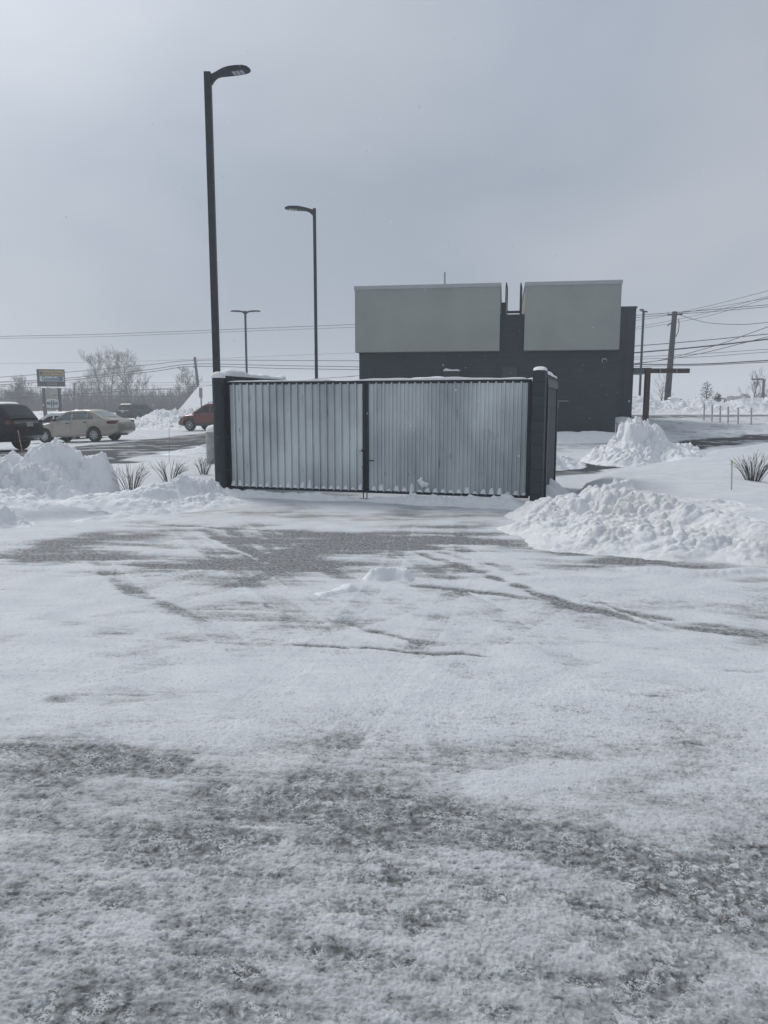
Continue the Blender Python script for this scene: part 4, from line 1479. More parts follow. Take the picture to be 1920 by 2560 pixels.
# snow-roofed building on the left
RY = 96
p0, p1 = at(440, 1030, RY - 6), at(499, 962, RY)
o = empty('snow_roofed_building', (p0.x, RY, gz(p0.x, RY)), 'building with a big steep snow-covered roof behind the left wooden pole', 'building')
w_ = 16
x0_ = p0.x
def lp(x, y, z):
    return Vector((x - x0_, y - RY, z - gz(p0.x, RY)))
A_ = [lp(p0.x, RY - 6, .6), lp(p0.x + w_, RY - 6, .6), lp(p1.x + w_ - 3, RY, p1.z), lp(p1.x, RY, p1.z)]
B_ = [lp(p0.x, RY + 6, .6), lp(p0.x + w_, RY + 6, .6), lp(p1.x + w_ - 3, RY, p1.z), lp(p1.x, RY, p1.z)]
mb = MB().prism(A_, (0, 0, -.25)).prism(B_[::-1], (0, 0, -.25)).add([A_[0], A_[3], B_[0]], [(0, 1, 2)]).add([A_[1], A_[2], B_[1]], [(0, 2, 1)])
mb.build('roof', SNOW, o)
MB().box((w_ / 2, 0, .2), (w_ - 1, 11, .8)).build('wall', mat('pale_wall', (.3, .3, .3), .8), o)


# ------------------------------------------------------------------ vehicles
def lerpf(tab, x):
    if x <= tab[0][0]:
        return tab[0][1]
    for (a, b), (c, d) in zip(tab, tab[1:]):
        if x <= c:
            t = (x - a) / (c - a)
            return b + (d - b) * t
    return tab[-1][1]


def smooth_tab(tab, x, h=.06):
    if tab[0][0] > tab[-1][0]:
        tab = tab[::-1]
    return (lerpf(tab, x - h) + 2 * lerpf(tab, x) + lerpf(tab, x + h)) / 4


def car(name, loc, heading, spec, label, cat='car', tilt=0):
    Lh, W_, wb, rw = spec['L'] / 2, spec['W'] / 2, spec['wb'], spec['rw']
    belt, cab_, sill = spec['belt'], spec['cab'], spec['sill']
    paint = spec['paint']
    root = empty(name, loc, label, cat, None, rot=(0, -tilt, heading))
    ra = rw + .055
    axles = (spec['ax'], spec['ax'] - wb)

    def bot(x):
        z = lerpf([(-Lh, sill + .16), (-Lh + .35, sill + .02), (-Lh + .5, sill), (Lh - .4, sill), (Lh, sill + .06)], x)
        for a in axles:
            if abs(x - a) < ra:
                z = max(z, rw + math.sqrt(ra * ra - (x - a) ** 2))
        return z

    def hw(x):
        e = (abs(x) - (Lh - .75)) / .75
        return W_ * (1 - (.20 if x > 0 else .13) * max(0, e) ** 2.2)

    def end_in(t):
        return 0
    xs = set([-Lh, Lh])
    k = -Lh
    while k < Lh:
        xs.add(round(k, 4))
        k += .07
    for a in axles:
        for q in range(17):
            xs.add(a + ra * math.cos(math.pi * q / 16))
        xs.add(a + ra + .002)
        xs.add(a - ra - .002)
    xs = sorted(xs)
    ts = [0, .06, .22, .42, .6, .78, .92, 1]
    ss = [.93, .965, .995, 1.0, .995, .97, .93, .87]
    rows = []
    for x in xs:
        w, zb, zt = hw(x), bot(x), smooth_tab(belt, x)
        half = [(0, zb), (w * .80, zb)]
        for t, s in zip(ts, ss):
            bulge = 1
            half.append((w * s, zb + (zt - zb) * t))
        half += [(w * .70, zt + .018), (w * .4, zt + .03), (0, zt + .035)]
        # front / rear faces bow out at mid height
        rows.append([(x, y, z) for y, z in half] + [(x, -y, z) for y, z in half[-2:0:-1]])
    mb = MB().grid(rows, True)
    n = len(rows[0])
    b = len(rows)
    # bowed end caps
    for rw_i, sgn_ in ((0, -1), (b - 1, 1)):
        ring = rows[rw_i]
        zc = sum(p[2] for p in ring) / n
        prev = [rw_i * n + i for i in range(n)]
        for sc_, dx in ((.90, .06), (.6, .10), (.25, .11)):
            st = len(mb.v)
            for p in ring:
                mb.v.append((p[0] + sgn_ * dx, p[1] * (sc_ ** .5 if sc_ > .5 else sc_), zc + (p[2] - zc) * sc_))
            for i in range(n):
                j = (i + 1) % n
                q = (prev[i], prev[j], st + j, st + i)
                mb.f.append(q if sgn_ > 0 else q[::-1])
            prev = [st + i for i in range(n)]
        mb.f.append(tuple(prev) if sgn_ > 0 else tuple(reversed(prev)))
    mb.build('body', paint, root, True, auto=38)
    # cabin
    roofw, beltw = spec['roofw'], .90

    def cw(x, z):
        zb = smooth_tab(belt, x)
        zr = max(p[1] for p in cab_)
        t = min(1, max(0, (z - zb) / (zr - zb)))
        return hw(x) * (beltw + (roofw - beltw) * t ** 1.15) * (1 - .05 * (abs(x - .0) / Lh) ** 2)
    rows = []
    xa, xd = cab_[0][0], cab_[-1][0]
    K = 44
    for i in range(K + 1):
        x = xa + (xd - xa) * i / K
        zb, zt = smooth_tab(belt, x) - .03, max(smooth_tab(cab_, x, .05), smooth_tab(belt, x) - .02)
        half = []
        for q in range(7):
            z = zb + (zt - zb) * q / 6
            half.append((cw(x, z), z))
        wz = cw(x, zt)
        half += [(wz * .93, zt + .018), (wz * .6, zt + .035), (0, zt + .045)]
        rows.append([(x, y, z) for y, z in half] + [(x, -y, z) for y, z in half[-2::-1]])
    MB().grid(rows).build('cabin', paint, root, True, auto=40)

    def topz(x):
        return smooth_tab(cab_, x, .05)

    def screen(x0, x1, nm, inset=.86):
        rows = []
        for i in range(9):
            x = x0 + (x1 - x0) * i / 8
            z = topz(x)
            w = cw(x, z) * inset
            sl = (topz(x + .02) - topz(x - .02)) / .04
            nx, nz_ = -sl, 1
            l_ = math.hypot(nx, nz_)
            rows.append([(x + nx / l_ * .008, w * q / 4, z + .045 - .03 * (abs(q) / 4) ** 2 * 1.0 + .008 * nz_ / l_) for q in range(-4, 5)])
        MB().grid(rows).build(nm, spec['glass'], root, True)
    screen(*spec['ws'], 'windshield')
    screen(*spec['rs'], 'rear_window')
    for sd_ in (1, -1):
        for poly in spec['windows']:
            # fill a polygon given in x,z as a fan on the curved side
            cx_, cz_ = sum(p[0] for p in poly) / len(poly), sum(p[1] for p in poly) / len(poly)
            for nm, gl_, sc_, off in (('window_seal', BLACKP, 1.0, .003), ('window', spec['glass'], .92, .007)):
                pts = [(cx_ + (x - cx_) * sc_, cz_ + (z - cz_) * (sc_ - .01)) for x, z in poly]
                vs = [(x, sd_ * (cw(x, z) + off), z) for x, z in pts] + [(cx_, sd_ * (cw(cx_, cz_) + off), cz_)]
                m = len(pts)
                fs = [((i, (i + 1) % m, m) if sd_ < 0 else ((i + 1) % m, i, m)) for i in range(m)]
                w_o = MB().add(vs, fs).build(nm if nm == 'window' else 'window_seal', gl_, root)
                if nm == 'window_seal':
                    seal = w_o
                else:
                    w_o.parent = seal
        # door seams, handles, mirror
        mb = MB()
        for x, z0, z1 in spec['seams']:
            zm = (z0 + z1) / 2
            mb.add([(x - .006, sd_ * (hw(x) * .985 + .012), z0), (x + .006, sd_ * (hw(x) * .985 + .012), z0), (x + .006, sd_ * (hw(x) * 1.0 + .003), zm), (x - .006, sd_ * (hw(x) * 1.0 + .003), zm),
                    (x + .006, sd_ * (hw(x) * .93 + .004), z1), (x - .006, sd_ * (hw(x) * .93 + .004), z1)], [(0, 1, 2, 3), (3, 2, 4, 5)])
        mb.build('door_seam', BLACKP, root)
        for x, z in spec['handles']:
            MB().box((x, sd_ * (hw(x) * .975 + .012), z), (.16, .03, .03)).build('door_handle', spec.get('handle', paint), root, bevel=.008)
        x = spec['ws'][0] - .05 if spec['ws'][0] > spec['ws'][1] else spec['ws'][1] - .05
        x = max(spec['ws']) - .28
        z = smooth_tab(belt, x) + .09
        MB().box((x, sd_ * (hw(x) * .93 + .10), z), (.12, .18, .12)).build('side_mirror', spec.get('mirror', paint), root, bevel=.03)
        # rocker strip
        if spec.get('cladding'):
            mb = MB()
            mb.box(((axles[0] + axles[1]) / 2, sd_ * (W_ * .985), sill + .10), (wb - 2 * ra, .035, .17))
            for a in axles:
                rows = []
                for q in range(15):
                    an = math.pi * (q) / 14
                    rows.append([(a + math.cos(an) * rr_, sd_ * (hw(a) * .992 + .014), max(sill, rw + math.sin(an) * rr_)) for rr_ in (ra - .005, ra + .07)])
                mb.grid(rows)
            mb.build('wheel_arch_trim', BLACKP, root)
    # wheels
    for a in axles:
        for sd_ in (1, -1):
            wl = bpy.data.objects.new('wheel', None)
            C.objects.link(wl)
            wl.parent = root
            wl.location = (a, sd_ * (W_ - .125), rw)
            prof = [(rw * .60, -.10), (rw * .86, -.105), (rw * .97, -.085), (rw, -.05), (rw, .05), (rw * .97, .085), (rw * .86, .105), (rw * .60, .10)]
            MB().lathe([(r_, h_ * 1.0) for r_, h_ in prof], (0, 0, 0), 32, 'y').build('tyre', TYRE, wl, True, auto=35)
            mb = MB()
            rr_ = rw * .63
            mb.lathe([(rr_, sd_ * .095), (rr_ * .93, sd_ * .085), (rr_ * .90, sd_ * .03), (.001, sd_ * .02)], (0, 0, 0), 28, 'y')
            rim = mb.build('rim', spec.get('rimback', BLACKP), wl, True, auto=30)
            mb = MB()
            ns = spec.get('spokes', 5)
            mb.lathe([(rr_ * 1.0, sd_ * .100), (rr_ * .90, sd_ * .102), (rr_ * .88, sd_ * .08)], (0, 0, 0), 28, 'y')
            mb.lathe([(.065, sd_ * .085), (.05, sd_ * .10), (.001, sd_ * .10)], (0, 0, 0), 12, 'y')
            for q in range(ns):
                an = 6.283 * q / ns + .3
                mb.bar((math.cos(an) * .04, sd_ * .088, math.sin(an) * .04), (math.cos(an) * rr_ * .92, sd_ * .088, math.sin(an) * rr_ * .92), spec.get('spw', .05), .02, up=(0, 1, 0))
            mb.build('wheel_spokes', spec.get('rim', ALLOY), wl)
    # lamps, bumpers, plate
    for sd_ in (1, -1):
        tl_ = spec['tail']
        x, z, dy, dz, dx = tl_
        ww = hw(x)
        mb = MB()
        # wrap round lamp: rear face piece and side piece
        mb.prism([(x - .02, sd_ * (ww * .985 + .008), z - dz / 2), (x + dx, sd_ * (hw(x + dx) * .99 + .008), z - dz * .35), (x + dx, sd_ * (hw(x + dx) * .985 + .008), z + dz * .4), (x - .02, sd_ * (ww * .97 + .008), z + dz / 2)], (0, -sd_ * .05, 0))
        mb.prism([(x - .075, sd_ * (ww * .93), z - dz / 2), (x - .03, sd_ * (ww * .99 + .006), z - dz / 2), (x - .03, sd_ * (ww * .975 + .006), z + dz / 2), (x - .075, sd_ * (ww * .92), z + dz / 2)], (.05, 0, 0))
        mb.prism([(x - .085, sd_ * (ww * .95 - dy), z - dz / 2), (x - .078, sd_ * (ww * .95), z - dz / 2), (x - .078, sd_ * (ww * .94), z + dz / 2), (x - .085, sd_ * (ww * .94 - dy), z + dz / 2)], (.06, 0, 0))
        mb.build('tail_lamp', LAMPR, root)
        hx, hz, hdz, hdx = spec['head']
        mb = MB()
        mb.prism([(hx - hdx, sd_ * (hw(hx - hdx) * .985 + .006), hz), (hx, sd_ * (hw(hx) * .98 + .006), hz - hdz * .5), (hx, sd_ * (hw(hx) * .97 + .006), hz + hdz * .5), (hx - hdx * .8, sd_ * (hw(hx - hdx) * .97 + .006), hz + hdz * .6)], (0, -sd_ * .05, 0))
        mb.prism([(hx + .02, sd_ * hw(hx) * .60, hz - hdz * .5), (hx + .02, sd_ * hw(hx) * .96, hz - hdz * .5), (hx - .01, sd_ * hw(hx) * .95, hz + hdz * .5), (hx - .01, sd_ * hw(hx) * .62, hz + hdz * .5)], (.08, 0, 0))
        mb.build('headlight', LAMPW, root)
    MB().box((-Lh - .105, 0, spec['plate']), (.03, .32, .16)).build('licence_plate', mat('plate', (.35, .37, .4), .5, 0, .2, 30), root)
    if spec.get('grille'):
        MB().box((Lh + .085, 0, spec['grille']), (.05, W_ * 1.05, .16)).build('grille', BLACKP, root, bevel=.02)
    if spec.get('bumper'):
        mb = MB()
        mb.box((-Lh - .05, 0, sill + .16), (.16, W_ * 1.72, .20))
        mb.build('rear_bumper', spec['bumper'], root, bevel=.04)
    MB().box((0, 0, sill + .06), (2 * Lh - .5, W_ * 1.3, .12)).build('underbody', BLACKP, root)
    if spec.get('rails'):
        for sd_ in (1, -1):
            xr0, xr1 = spec['rails']
            zr = topz((xr0 + xr1) / 2)
            y_ = sd_ * cw(0, zr) * .93
            MB().tube([(xr0, y_, topz(xr0) + .02), (xr0 - .08, y_, zr + .09), (xr1 + .08, y_, zr + .09), (xr1, y_, topz(xr1) + .02)], .02, 8).build('roof_rail', BLACKP, root)
    if spec.get('antenna'):
        MB().tube([(spec['antenna'][0], 0, topz(spec['antenna'][0]) + .03), (spec['antenna'][0] - .04, 0, topz(spec['antenna'][0]) + .03 + spec['antenna'][1])], .008, 5).build('antenna', BLACKP, root)
    if spec.get('roofsnow'):
        xr0, xr1, hh = spec['roofsnow']
        rows = []
        for i in range(15):
            x = xr0 + (xr1 - xr0) * i / 14
            z = topz(x) + .045
            w = cw(x, z) * .86
            e = math.sin(math.pi * i / 14) ** .3
            rows.append([(x, w * q / 8, z - .03 * (abs(q) / 8) ** 2 + (0 if abs(q) == 8 else hh * e * (.75 + .5 * random.random()))) for q in range(-8, 9)])
        MB().grid(rows).build('roof_snow', SNOW, root, True)
    return root, dict(hw=hw, topz=topz, cw=cw, Lh=Lh)


def carpaint(name, col, metal=.3, coat=.35, spec=.5):
    return mat(name, col, .32, metal, .08, 1.5, coat=coat, spec=spec)


SED = dict(L=4.4, W=1.7, wb=2.46, rw=.305, ax=1.30, sill=.24, roofw=.70,
           belt=[(-2.2, .80), (-2.14, .90), (-2.0, .955), (-1.5, .985), (0, .93), (.9, .90), (1.6, .80), (2.0, .70), (2.2, .56)],
           cab=[(1.05, .90), (.25, 1.33), (0, 1.365), (-.7, 1.37), (-.95, 1.33), (-1.68, .97)],
           ws=(.98, .32), rs=(-1.05, -1.60), paint=carpaint('champagne_paint', (.35, .325, .28)), glass=GLASSL,
           windows=[[(.80, .97), (-.02, .985), (-.02, 1.30), (.24, 1.27)], [(-.10, .985), (-.80, 1.0), (-.80, 1.29), (-.10, 1.305)], [(-.86, 1.0), (-1.14, 1.01), (-1.0, 1.18), (-.86, 1.27)]],
           seams=[(.86, .36, .90), (-.06, .36, .93), (-.92, .62, .95)], handles=[(.10, .84), (-.78, .86)],
           tail=(-2.13, .82, .20, .14, .30), head=(2.12, .63, .13, .32), plate=.66, grille=.55, handle=BLACKP, mirror=BLACKP, spokes=7, spw=.06,
           rimback=mat('steel_rim', (.16, .16, .16), .5, .3), rim=ALLOY)
SUVD = dict(L=4.75, W=1.92, wb=2.8, rw=.37, ax=1.42, sill=.33, roofw=.74,
            belt=[(-2.37, .95), (-2.28, 1.08), (-2.1, 1.12), (0, 1.05), (1.0, 1.02), (1.9, .95), (2.25, .86), (2.37, .68)],
            cab=[(1.25, 1.02), (.55, 1.55), (.3, 1.62), (-1.6, 1.66), (-1.85, 1.62), (-2.27, 1.10)],
            ws=(1.18, .60), rs=(-1.90, -2.20), paint=carpaint('black_paint', (.010, .011, .014), 0, 0, .25), glass=GLASS,
            windows=[[(.95, 1.09), (.02, 1.10), (.02, 1.50), (.50, 1.50)], [(-.06, 1.10), (-1.0, 1.12), (-1.0, 1.52), (-.06, 1.51)], [(-1.08, 1.13), (-1.85, 1.18), (-1.65, 1.50), (-1.08, 1.52)]],
            seams=[(.98, .5, 1.02), (-.02, .5, 1.05), (-1.05, .6, 1.08)], handles=[(.12, .98), (-.88, 1.0)],
            tail=(-2.30, 1.0, .12, .14, .10), head=(2.28, .86, .13, .4), plate=.93, grille=.72, cladding=True, rails=(.3, -1.6), roofsnow=(.35, -1.75, .05), rimback=BLACKP)
SUVG = dict(SUVD, L=4.6, W=1.85, wb=2.69, rw=.355, paint=carpaint('grey_paint', (.038, .044, .056), .1, .1, .3), roofsnow=None, bumper=None,
            windows=[[(.95, 1.09), (.02, 1.10), (.02, 1.48), (.50, 1.48)], [(-.06, 1.10), (-1.0, 1.12), (-1.0, 1.50), (-.06, 1.50)], [(-1.08, 1.15), (-1.6, 1.25), (-1.5, 1.42), (-1.08, 1.48)]])
SUVR = dict(L=4.5, W=1.85, wb=2.65, rw=.355, ax=1.38, sill=.30, roofw=.74,
            belt=[(-2.25, .92), (-2.1, 1.08), (0, 1.02), (1.0, .99), (1.75, .93), (2.1, .82), (2.25, .62)],
            cab=[(1.25, 1.0), (.45, 1.50), (.2, 1.57), (-1.4, 1.60), (-1.8, 1.5), (-2.15, 1.08)],
            ws=(1.18, .5), rs=(-1.86, -2.08), paint=carpaint('dark_red_paint', (.14, .026, .025)), glass=GLASS,
            windows=[[(.95, 1.06), (.02, 1.07), (.02, 1.45), (.45, 1.44)], [(-.06, 1.07), (-1.0, 1.09), (-1.0, 1.47), (-.06, 1.46)], [(-1.08, 1.10), (-1.6, 1.2), (-1.08, 1.45)]],
            seams=[(.95, .5, 1.0), (-.02, .5, 1.02), (-1.05, .6, 1.05)], handles=[(.12, .93), (-.88, .95)],
            tail=(-2.18, .95, .3, .18, .3), head=(2.16, .80, .13, .34), plate=.85, grille=.62, cladding=True, rails=(.2, -1.4), spokes=6, spw=.035)
HATW = dict(SED, paint=carpaint('white_paint', (.55, .56, .57), 0), glass=GLASS, W=1.72, roofsnow=(.15, -.9, .03), antenna=(-.2, .25),
            cab=[(1.15, .90), (.35, 1.38), (.1, 1.44), (-.9, 1.44), (-1.2, 1.38), (-1.85, .97)], rs=(-1.25, -1.75))


def hd(x, y):
    return math.atan2(y, x)


def grnd_tilt(x, y, h, wb=2.6):
    dx, dy = math.cos(h), math.sin(h)
    a, b = gz(x + dx * wb / 2, y + dy * wb / 2), gz(x - dx * wb / 2, y - dy * wb / 2)
    return (a + b) / 2, math.atan2(a - b, wb)


def put(name, x, y, h, spec, label, cat='car', dz=0):
    z, t = grnd_tilt(x, y, h)
    return car(name, (x, y, z + dz), h, spec, label, cat, t)


HS = hd(-.97, .23)
put('parked_car', -13.45, 34.0, HS, SED, 'beige four-door sedan parked in the left lot between the black and red vehicles')
put('parked_car', -14.95, 27.7, HS, SUVD, 'black sport utility vehicle with a snow-covered roof, cut by the left edge', 'suv')
put('parked_car', -16.55, 39.3, hd(-.97, .20), HATW, 'white car hidden behind the beige sedan, only its roof and windows showing', dz=-.12)
put('parked_car', -23.8, 74.2, hd(.30, .95), SUVG, 'dark grey sport utility vehicle seen from behind at the far end of the left lot', 'suv')
put('parked_car', -9.85, 45.4, hd(-.93, .37), SUVR, 'dark red crossover half hidden by the left gate post', 'suv')


# ------------------------------------------------------------------ vegetation
MINR = .004


def limb(mb, p, d, ln, r, depth, rnd, up=.25, spread=.6, n=3, seg=3, kids=(2, 3), shrink=.72):
    r = max(r, MINR)
    pts, rs = [p], [r]
    for i in range(seg):
        d = (d + Vector((rnd.uniform(-1, 1), rnd.uniform(-1, 1), rnd.uniform(-.4, 1) * up * 2)) * .16).normalized()
        p = p + d * (ln / seg)
        pts.append(p)
        rs.append(r * (1 - .38 * (i + 1) / seg))
    mb.tube(pts, rs, n, cap=False)
    if depth <= 0:
        return
    for k in range(rnd.randint(*kids)):
        i = rnd.randint(1, seg)
        a = rnd.uniform(0, 6.283)
        side = d.orthogonal().normalized()
        side.rotate(Matrix.Rotation(a, 3, d))
        nd = (d * rnd.uniform(.6, 1) + side * spread * rnd.uniform(.6, 1.3) + Vector((0, 0, up * .6))).normalized()
        limb(mb, pts[i], nd, ln * shrink * rnd.uniform(.75, 1.1), rs[i] * .62, depth - 1, rnd, up, spread, 3, seg if depth > 2 else 2, kids, shrink)


def bare_tree(name, x, y, h, label, seed, trunkr=None, depth=6, spread=.6, up=.35, kids=(2, 3), group=None, th=.28, stems=1, wide=1.0, base=None):
    rnd = random.Random(seed)
    g = base if base is not None else gz(x, y)
    o = empty(name, (x, y, g), label, 'tree', group)
    r = trunkr or h * .016
    t_, c_ = MB(), MB()
    for s in range(stems):
        off = Vector((rnd.uniform(-.4, .4) * (stems > 1), rnd.uniform(-.4, .4) * (stems > 1), -.3))
        lean = Vector((rnd.uniform(-.12, .12) * stems, 0, 1)).normalized()
        P = [off, off + lean * (h * th * .5), off + lean * h * th + Vector((rnd.uniform(-.1, .1), 0, 0)), off + lean * h * th * 1.7, off + lean * h * .8]
        t_.tube(P, [r * 1.2, r, r * .85, r * .6, r * .15], 8, cap=False)
        nb_ = int(13 * (1 if stems == 1 else .8))
        for k in range(nb_):
            f = th * .8 + (1 - th * .9) * (k / nb_) ** 1.1 * .8
            q = off + lean * h * f
            a = k * 2.4 + rnd.uniform(-.4, .4)
            el = .5 + .9 * k / nb_
            d = Vector((math.cos(a) * wide, math.sin(a) * wide, el * 1.1)).normalized()
            limb(c_, q, d, h * .265 * (1 - .45 * k / nb_) * (1.1 if wide > 1 else 1), r * .42 * (1 - .5 * k / nb_), depth - 3, rnd, up, spread, 3, 3, kids)
    t_.build('trunk', BARK, o, True)
    c_.build('crown', TWIG, o)
    return o


def bt(px, ptop, Y, *a, **k):
    global MINR
    MINR = .00009 * Y
    p = at(px, ptop, Y)
    b = k.pop('base', 0)
    return bare_tree('bare_tree', p.x, Y, p.z - b, *a, base=b, **k)


bt(262, 874, 132, 'big bare tree, left of the twin pair above the grey vehicle', 5, depth=7, spread=.55, kids=(3, 4), th=.22, stems=2, trunkr=.17)
bt(318, 872, 134, 'big bare tree, right of the twin pair above the grey vehicle', 9, depth=7, spread=.55, kids=(3, 4), th=.2, stems=1, trunkr=.20)
bt(466, 920, 128, 'bare tree standing just left of the leaning wooden pole', 14, depth=7, spread=.6, kids=(3, 4), th=.25, trunkr=.11)
bt(352, 944, 125, 'smaller bare tree right of the twin bare trees', 15, depth=6, spread=.6, kids=(3, 4), th=.2, trunkr=.10)
bt(40, 940, 118, 'bare tree left of the pylon sign near the edge of the photo', 17, depth=7, spread=.6, kids=(3, 4), th=.2, trunkr=.12, stems=2)
bt(205, 940, 122, 'bare tree between the pylon sign and the twin trees', 18, depth=6, spread=.6, kids=(3, 4), th=.2, trunkr=.10)
bt(1657, 925, 58, 'slim young bare tree just left of the right utility pole', 21, depth=5, spread=.42, kids=(3, 3), th=.30, trunkr=.05, up=.5, base=.9)
bt(1888, 922, 88, 'young bare tree with a rounded open crown near the right edge', 23, depth=6, spread=.5, kids=(3, 3), th=.36, trunkr=.09, up=.45, base=.9)
bt(1720, 985, 70, 'tiny bare sapling behind the far snow bank', 25, depth=4, spread=.5, kids=(2, 3), th=.2, trunkr=.03, base=.9)
bt(1925, 965, 84, 'dense bare tree cut by the right edge', 26, depth=5, spread=.5, kids=(3, 3), th=.3, trunkr=.07, base=.9)


def leafy(px, ptop, pbot, Y, w, label, seed):
    rnd = random.Random(seed)
    p, q = at(px, ptop, Y), at(px, pbot, Y)
    o = empty('evergreen_tree', (p.x, Y, .9), label, 'tree')
    h = p.z - .9
    MB().tube([(0, 0, -.2), (0, 0, h * .9)], [.09, .02], 6).build('trunk', BARK, o)
    br, lf_ = MB(), MB()
    for k in range(34):
        f = .25 + .75 * k / 34
        a = k * 2.4
        ln = w * (1.05 - f) * rnd.uniform(.7, 1.2) + .15
        b = Vector((0, 0, h * f))
        t = b + Vector((math.cos(a) * ln, math.sin(a) * ln, rnd.uniform(.0, .35)))
        br.tube([b, t], [.02, .008], 3)
        for j in range(9):
            c = b.lerp(t, .35 + .65 * rnd.random()) + Vector((rnd.uniform(-.16, .16), rnd.uniform(-.16, .16), rnd.uniform(-.10, .12)))
            s = rnd.uniform(.04, .10)
            u = Vector((rnd.uniform(-1, 1), rnd.uniform(-1, 1), rnd.uniform(-1, 1))).normalized()
            v = u.orthogonal().normalized()
            lf_.add([c - u * s, c + v * s * .5, c + u * s, c - v * s * .5], [(0, 1, 2, 3)])
    br.build('branches', BARK, o)
    lf_.build('foliage', LEAF, o)


leafy(1768, 962, 1000, 66, 1.15, 'small dark evergreen showing above the far snow bank', 3)
leafy(1796, 990, 1000, 64, .6, 'low dark evergreen tip right of the small evergreen above the bank', 5)

# far bare wood: one mass
MINR = .017
rnd = random.Random(11)
mb = MB()
for i in range(190):
    px = rnd.uniform(-160, 560)
    Y = rnd.uniform(135, 205)
    ptop = 968 + 8 * math.sin(px * .021) + rnd.uniform(-14, 14) + (10 if px > 330 else 0)
    p = at(px, ptop, Y)
    h = p.z
    b = Vector((p.x, Y, -.2))
    r = rnd.uniform(.05, .10)
    top = b + Vector((rnd.uniform(-.6, .6), 0, h))
    mb.tube([b, b.lerp(top, .5) + Vector((rnd.uniform(-.3, .3), 0, 0)), top], [r, r * .7, .02], 3, cap=False)
    for k in range(9):
        f = rnd.uniform(.25, .9)
        q = b.lerp(top, f)
        a = rnd.uniform(0, 6.28)
        limb(mb, q, Vector((math.cos(a) * .7, math.sin(a) * .7, rnd.uniform(.7, 1.4))).normalized(), h * .28 * (1.2 - f), r * .40, 2, rnd, .35, .6, 3, 2, (2, 3))
for i in range(5200):     # understorey brush
    px = rnd.uniform(-180, 580)
    Y = rnd.uniform(130, 200)
    p = at(px, 1000, Y)
    h = rnd.uniform(1.6, 4.8)
    mb.tube([(p.x, Y, -.1), (p.x + rnd.uniform(-.5, .5), Y, h * .5), (p.x + rnd.uniform(-1.1, 1.1), Y, h)], [.05, .038, .012], 3, cap=False)
tag(mb.build('far_wood', TWIG), 'grey mass of far bare woods along the left horizon', 'woods', kind='stuff')


def shrub(px, py, Y, w, h, n, label, seed):
    n = int(n * 1.25)
    rnd = random.Random(seed)
    p = at(px, py, Y)
    g = gz(p.x, Y)
    o = empty('bare_shrub', (p.x, Y, g - .02), label, 'shrub', 'cut-back bare shrubs in the snow beds')
    mb = MB()
    for k in range(n):
        a = rnd.uniform(0, 6.283)
        f = math.sqrt(rnd.random())
        f = f ** .8
        lean = Vector((math.cos(a) * f * w, math.sin(a) * f * w, h * rnd.uniform(.65, 1.05) * (1 - .25 * f * f)))
        b = Vector((math.cos(a) * f * w * .28, math.sin(a) * f * w * .28, 0))
        m = b.lerp(lean, .5) + Vector((rnd.uniform(-.02, .02), 0, .03 + .04 * f))
        r = rnd.uniform(.0024, .0042)
        mb.tube([b, m, lean], [r * 1.2, r, r * .75], 5)
        if rnd.random() < .6:
            q = b.lerp(m, rnd.uniform(.5, 1.0)) if rnd.random() < .5 else m.lerp(lean, rnd.uniform(0, .5))
            e = q + (lean - b).normalized() * h * .3 + Vector((rnd.uniform(-.12, .12), rnd.uniform(-.1, .1), .03))
            mb.tube([q, e], [r * .8, r * .55], 4)
    mb.build('stems', STEM, o, True)
    return o


shrub(328, 1236, 12.7, .40, .50, 30, 'fan-shaped bare shrub nearest the camera, beside the big left snow heap', 1)
shrub(424, 1202, 14.6, .42, .48, 30, 'bare shrub in the middle of the three left of the gate', 2)
shrub(508, 1184, 16.0, .34, .42, 24, 'bare shrub partly hidden by the left gate post, before the concrete lamp base', 3)
shrub(1882, 1208, 13.6, .42, .52, 48, 'dark bare shrub in the smooth snow at the right edge', 4)

# ------------------------------------------------------------------ marker stakes


def stake(b, t, r, m, name, label, group=None, tip=None):
    o = MB().tube([b, b.lerp(t, .5), t], r, 8).build(name, m, None, True, auto=40)
    tag(o, label, 'stake', group)
    if tip:
        d = (t - b).normalized()
        MB().tube([t - d * .06, t + d * .004], r * 1.35, 8).build('tip', tip, o, True, auto=40)
    return o


stake(at(65, 1175, 17.5), at(45, 1077, 17.2), .011, mat('orange_stake', (.30, .18, .15), .5), 'marker_stake', 'leaning orange marker stake in front of the black vehicle')
stake(at(423, 1165, 18.6), at(423, 1070, 18.6), .005, mat('thin_rod', (.10, .10, .10), .5), 'marker_stake', 'very thin dark rod standing in the bed before the far lane')
stake(at(1828, 1262, 11.6), at(1830, 1151, 11.6), .0105, mat('pale_stake', (.48, .46, .38), .5, 0, .15, 30), 'marker_stake', 'pale snow stake with a yellow-green tip left of the right shrub', tip=mat('yellow_green_tip', (.45, .50, .10), .5))
names = ['leftmost', 'second from left', 'third from left', 'fourth from left', 'fifth from left', 'rightmost']
for i, (pt, qt) in enumerate((((1761, 1009), 1045), ((1781, 1012), 1050), ((1801, 1014), 1054), ((1821, 1016), 1058), ((1846, 1018), 1064), ((1879, 1019), 1062))):
    Y = 39 - i * .6
    t = at(*pt, Y)
    b = at(pt[0] - 1, qt + 6, Y)
    o = stake(b, t, .034, mat('grey_white_tube', (.42, .42, .44), .5, 0, .1, 10), 'delineator_post', names[i] + ' of the six pale tube posts beside the right lane', 'pale tube posts beside the right lane')
    mb = MB()
    for k in (.06, .16):
        mb.lathe([(.047, -.03), (.047, .03)], t - Vector((0, 0, k)), 10)
    mb.build('reflective_band', WHITEP, o)
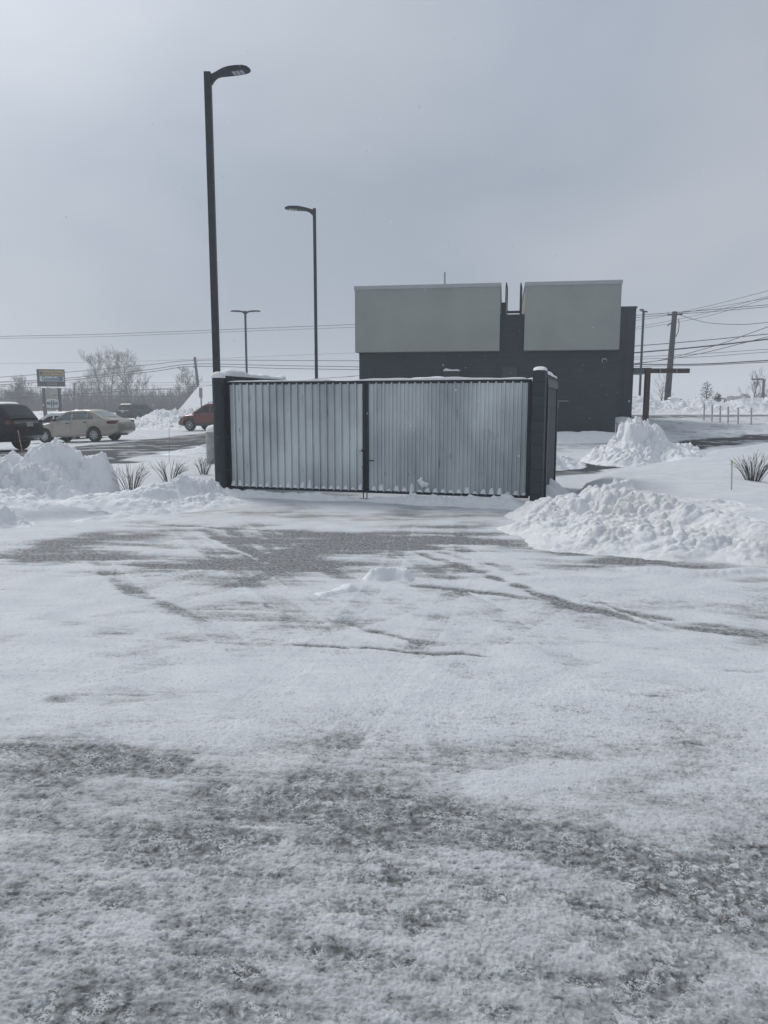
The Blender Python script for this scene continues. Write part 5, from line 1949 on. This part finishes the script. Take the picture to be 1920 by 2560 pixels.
# things poking above the far bank
for i, (px, py, w, lab) in enumerate(((1676, 0, 26, 'grey metal utility box behind the snow bank at the foot of the right pole'),)):
    p = at(1686, 990, 56)
    o = empty('utility_box', (p.x, 56, 1.0), lab, 'utility box')
    MB().box((0, 0, .42), (.95, .6, 1.15)).build('cabinet', mat('dull_green_box', (.09, .11, .11), .6, 0, .1, 4), o, bevel=.03)
    snowcap('snow_cap', [(-.45, 0, .99), (.45, 0, .99)], .3, .14, o, 4)
for i, (px, py, w) in enumerate(((1826, 994, 11), (1841, 995, 10), (1861, 989, 14), (1903, 986, 12))):
    Y = 230
    k_ = Y / F_PX
    p = at(px, py, Y)
    o = empty('far_building', (p.x, Y, .5), ('%s far grey rooftop block on the horizon above the right snow bank' % ['leftmost small', 'second small', 'biggest middle', 'rightmost'][i]), 'building', 'far blocks on the right horizon')
    mb = MB()
    mb.box((0, 0, (p.z - .5) / 2), (w * k_, 4, p.z - .5))
    mb.build('wall', mat('far_wall', (.12, .13, .14), .8, 0, .2, .6), o)
    mb = MB()
    for q in (-.3, 0, .3):
        mb.box((q * w * k_, 0, p.z - .5 + .25), (w * k_ * .2, 2, .5))
    mb.build('roof_unit', mat('far_unit', (.16, .17, .18), .8), o)
p = at(1919, 1012, 47)
o = empty('dark_sign', (p.x, 46.5, .9), 'dark panel just entering at the right edge above the snow bank', 'sign')
MB().box((.3, 0, p.z - .9 + .1), (.6, .05, .55)).build('sign_board', BLACKP, o)
MB().box((.3, .05, (p.z - .9) / 2), (.06, .05, p.z - .9)).build('post', BLACKP, o)

# ------------------------------------------------------------------ falling snow
rnd = random.Random(5)
mb = MB()
for i in range(900):
    Y = 2.5 + 26 * rnd.random() ** .8
    p = at(rnd.uniform(-100, 2000), rnd.uniform(-60, 1250), Y)
    if p.z < .4:
        continue
    r = rnd.uniform(.0022, .0055)
    u = Vector((rnd.uniform(-1, 1), rnd.uniform(-1, 1), rnd.uniform(-1, 1))).normalized()
    v = u.orthogonal().normalized()
    w = u.cross(v)
    mb.add([p + u * r, p + v * r, p - u * r * .8, p - v * r, p + w * r * .8, p - w * r * .8],
           [(0, 1, 4), (1, 2, 4), (2, 3, 4), (3, 0, 4), (1, 0, 5), (2, 1, 5), (3, 2, 5), (0, 3, 5)])
tag(mb.build('falling_snow', FLAKE), 'sparse fine snowflakes drifting in the air', 'snowfall', kind='stuff')

# ------------------------------------------------------------------ haze
HB = MB().box((0, 0, 8), (1140, 1140, 22))
hm = bpy.data.materials.new('haze')
hm.use_nodes = True
t = hm.node_tree
t.nodes.clear()
vo = t.nodes.new('ShaderNodeVolumePrincipled')
vo.inputs['Color'].default_value = (.91, .93, .96, 1)
vo.inputs['Density'].default_value = .0021
vo.inputs['Anisotropy'].default_value = .2
ou = t.nodes.new('ShaderNodeOutputMaterial')
L(t, vo.outputs[0], ou.inputs['Volume'])
tag(HB.build('haze', hm), kind='stuff')
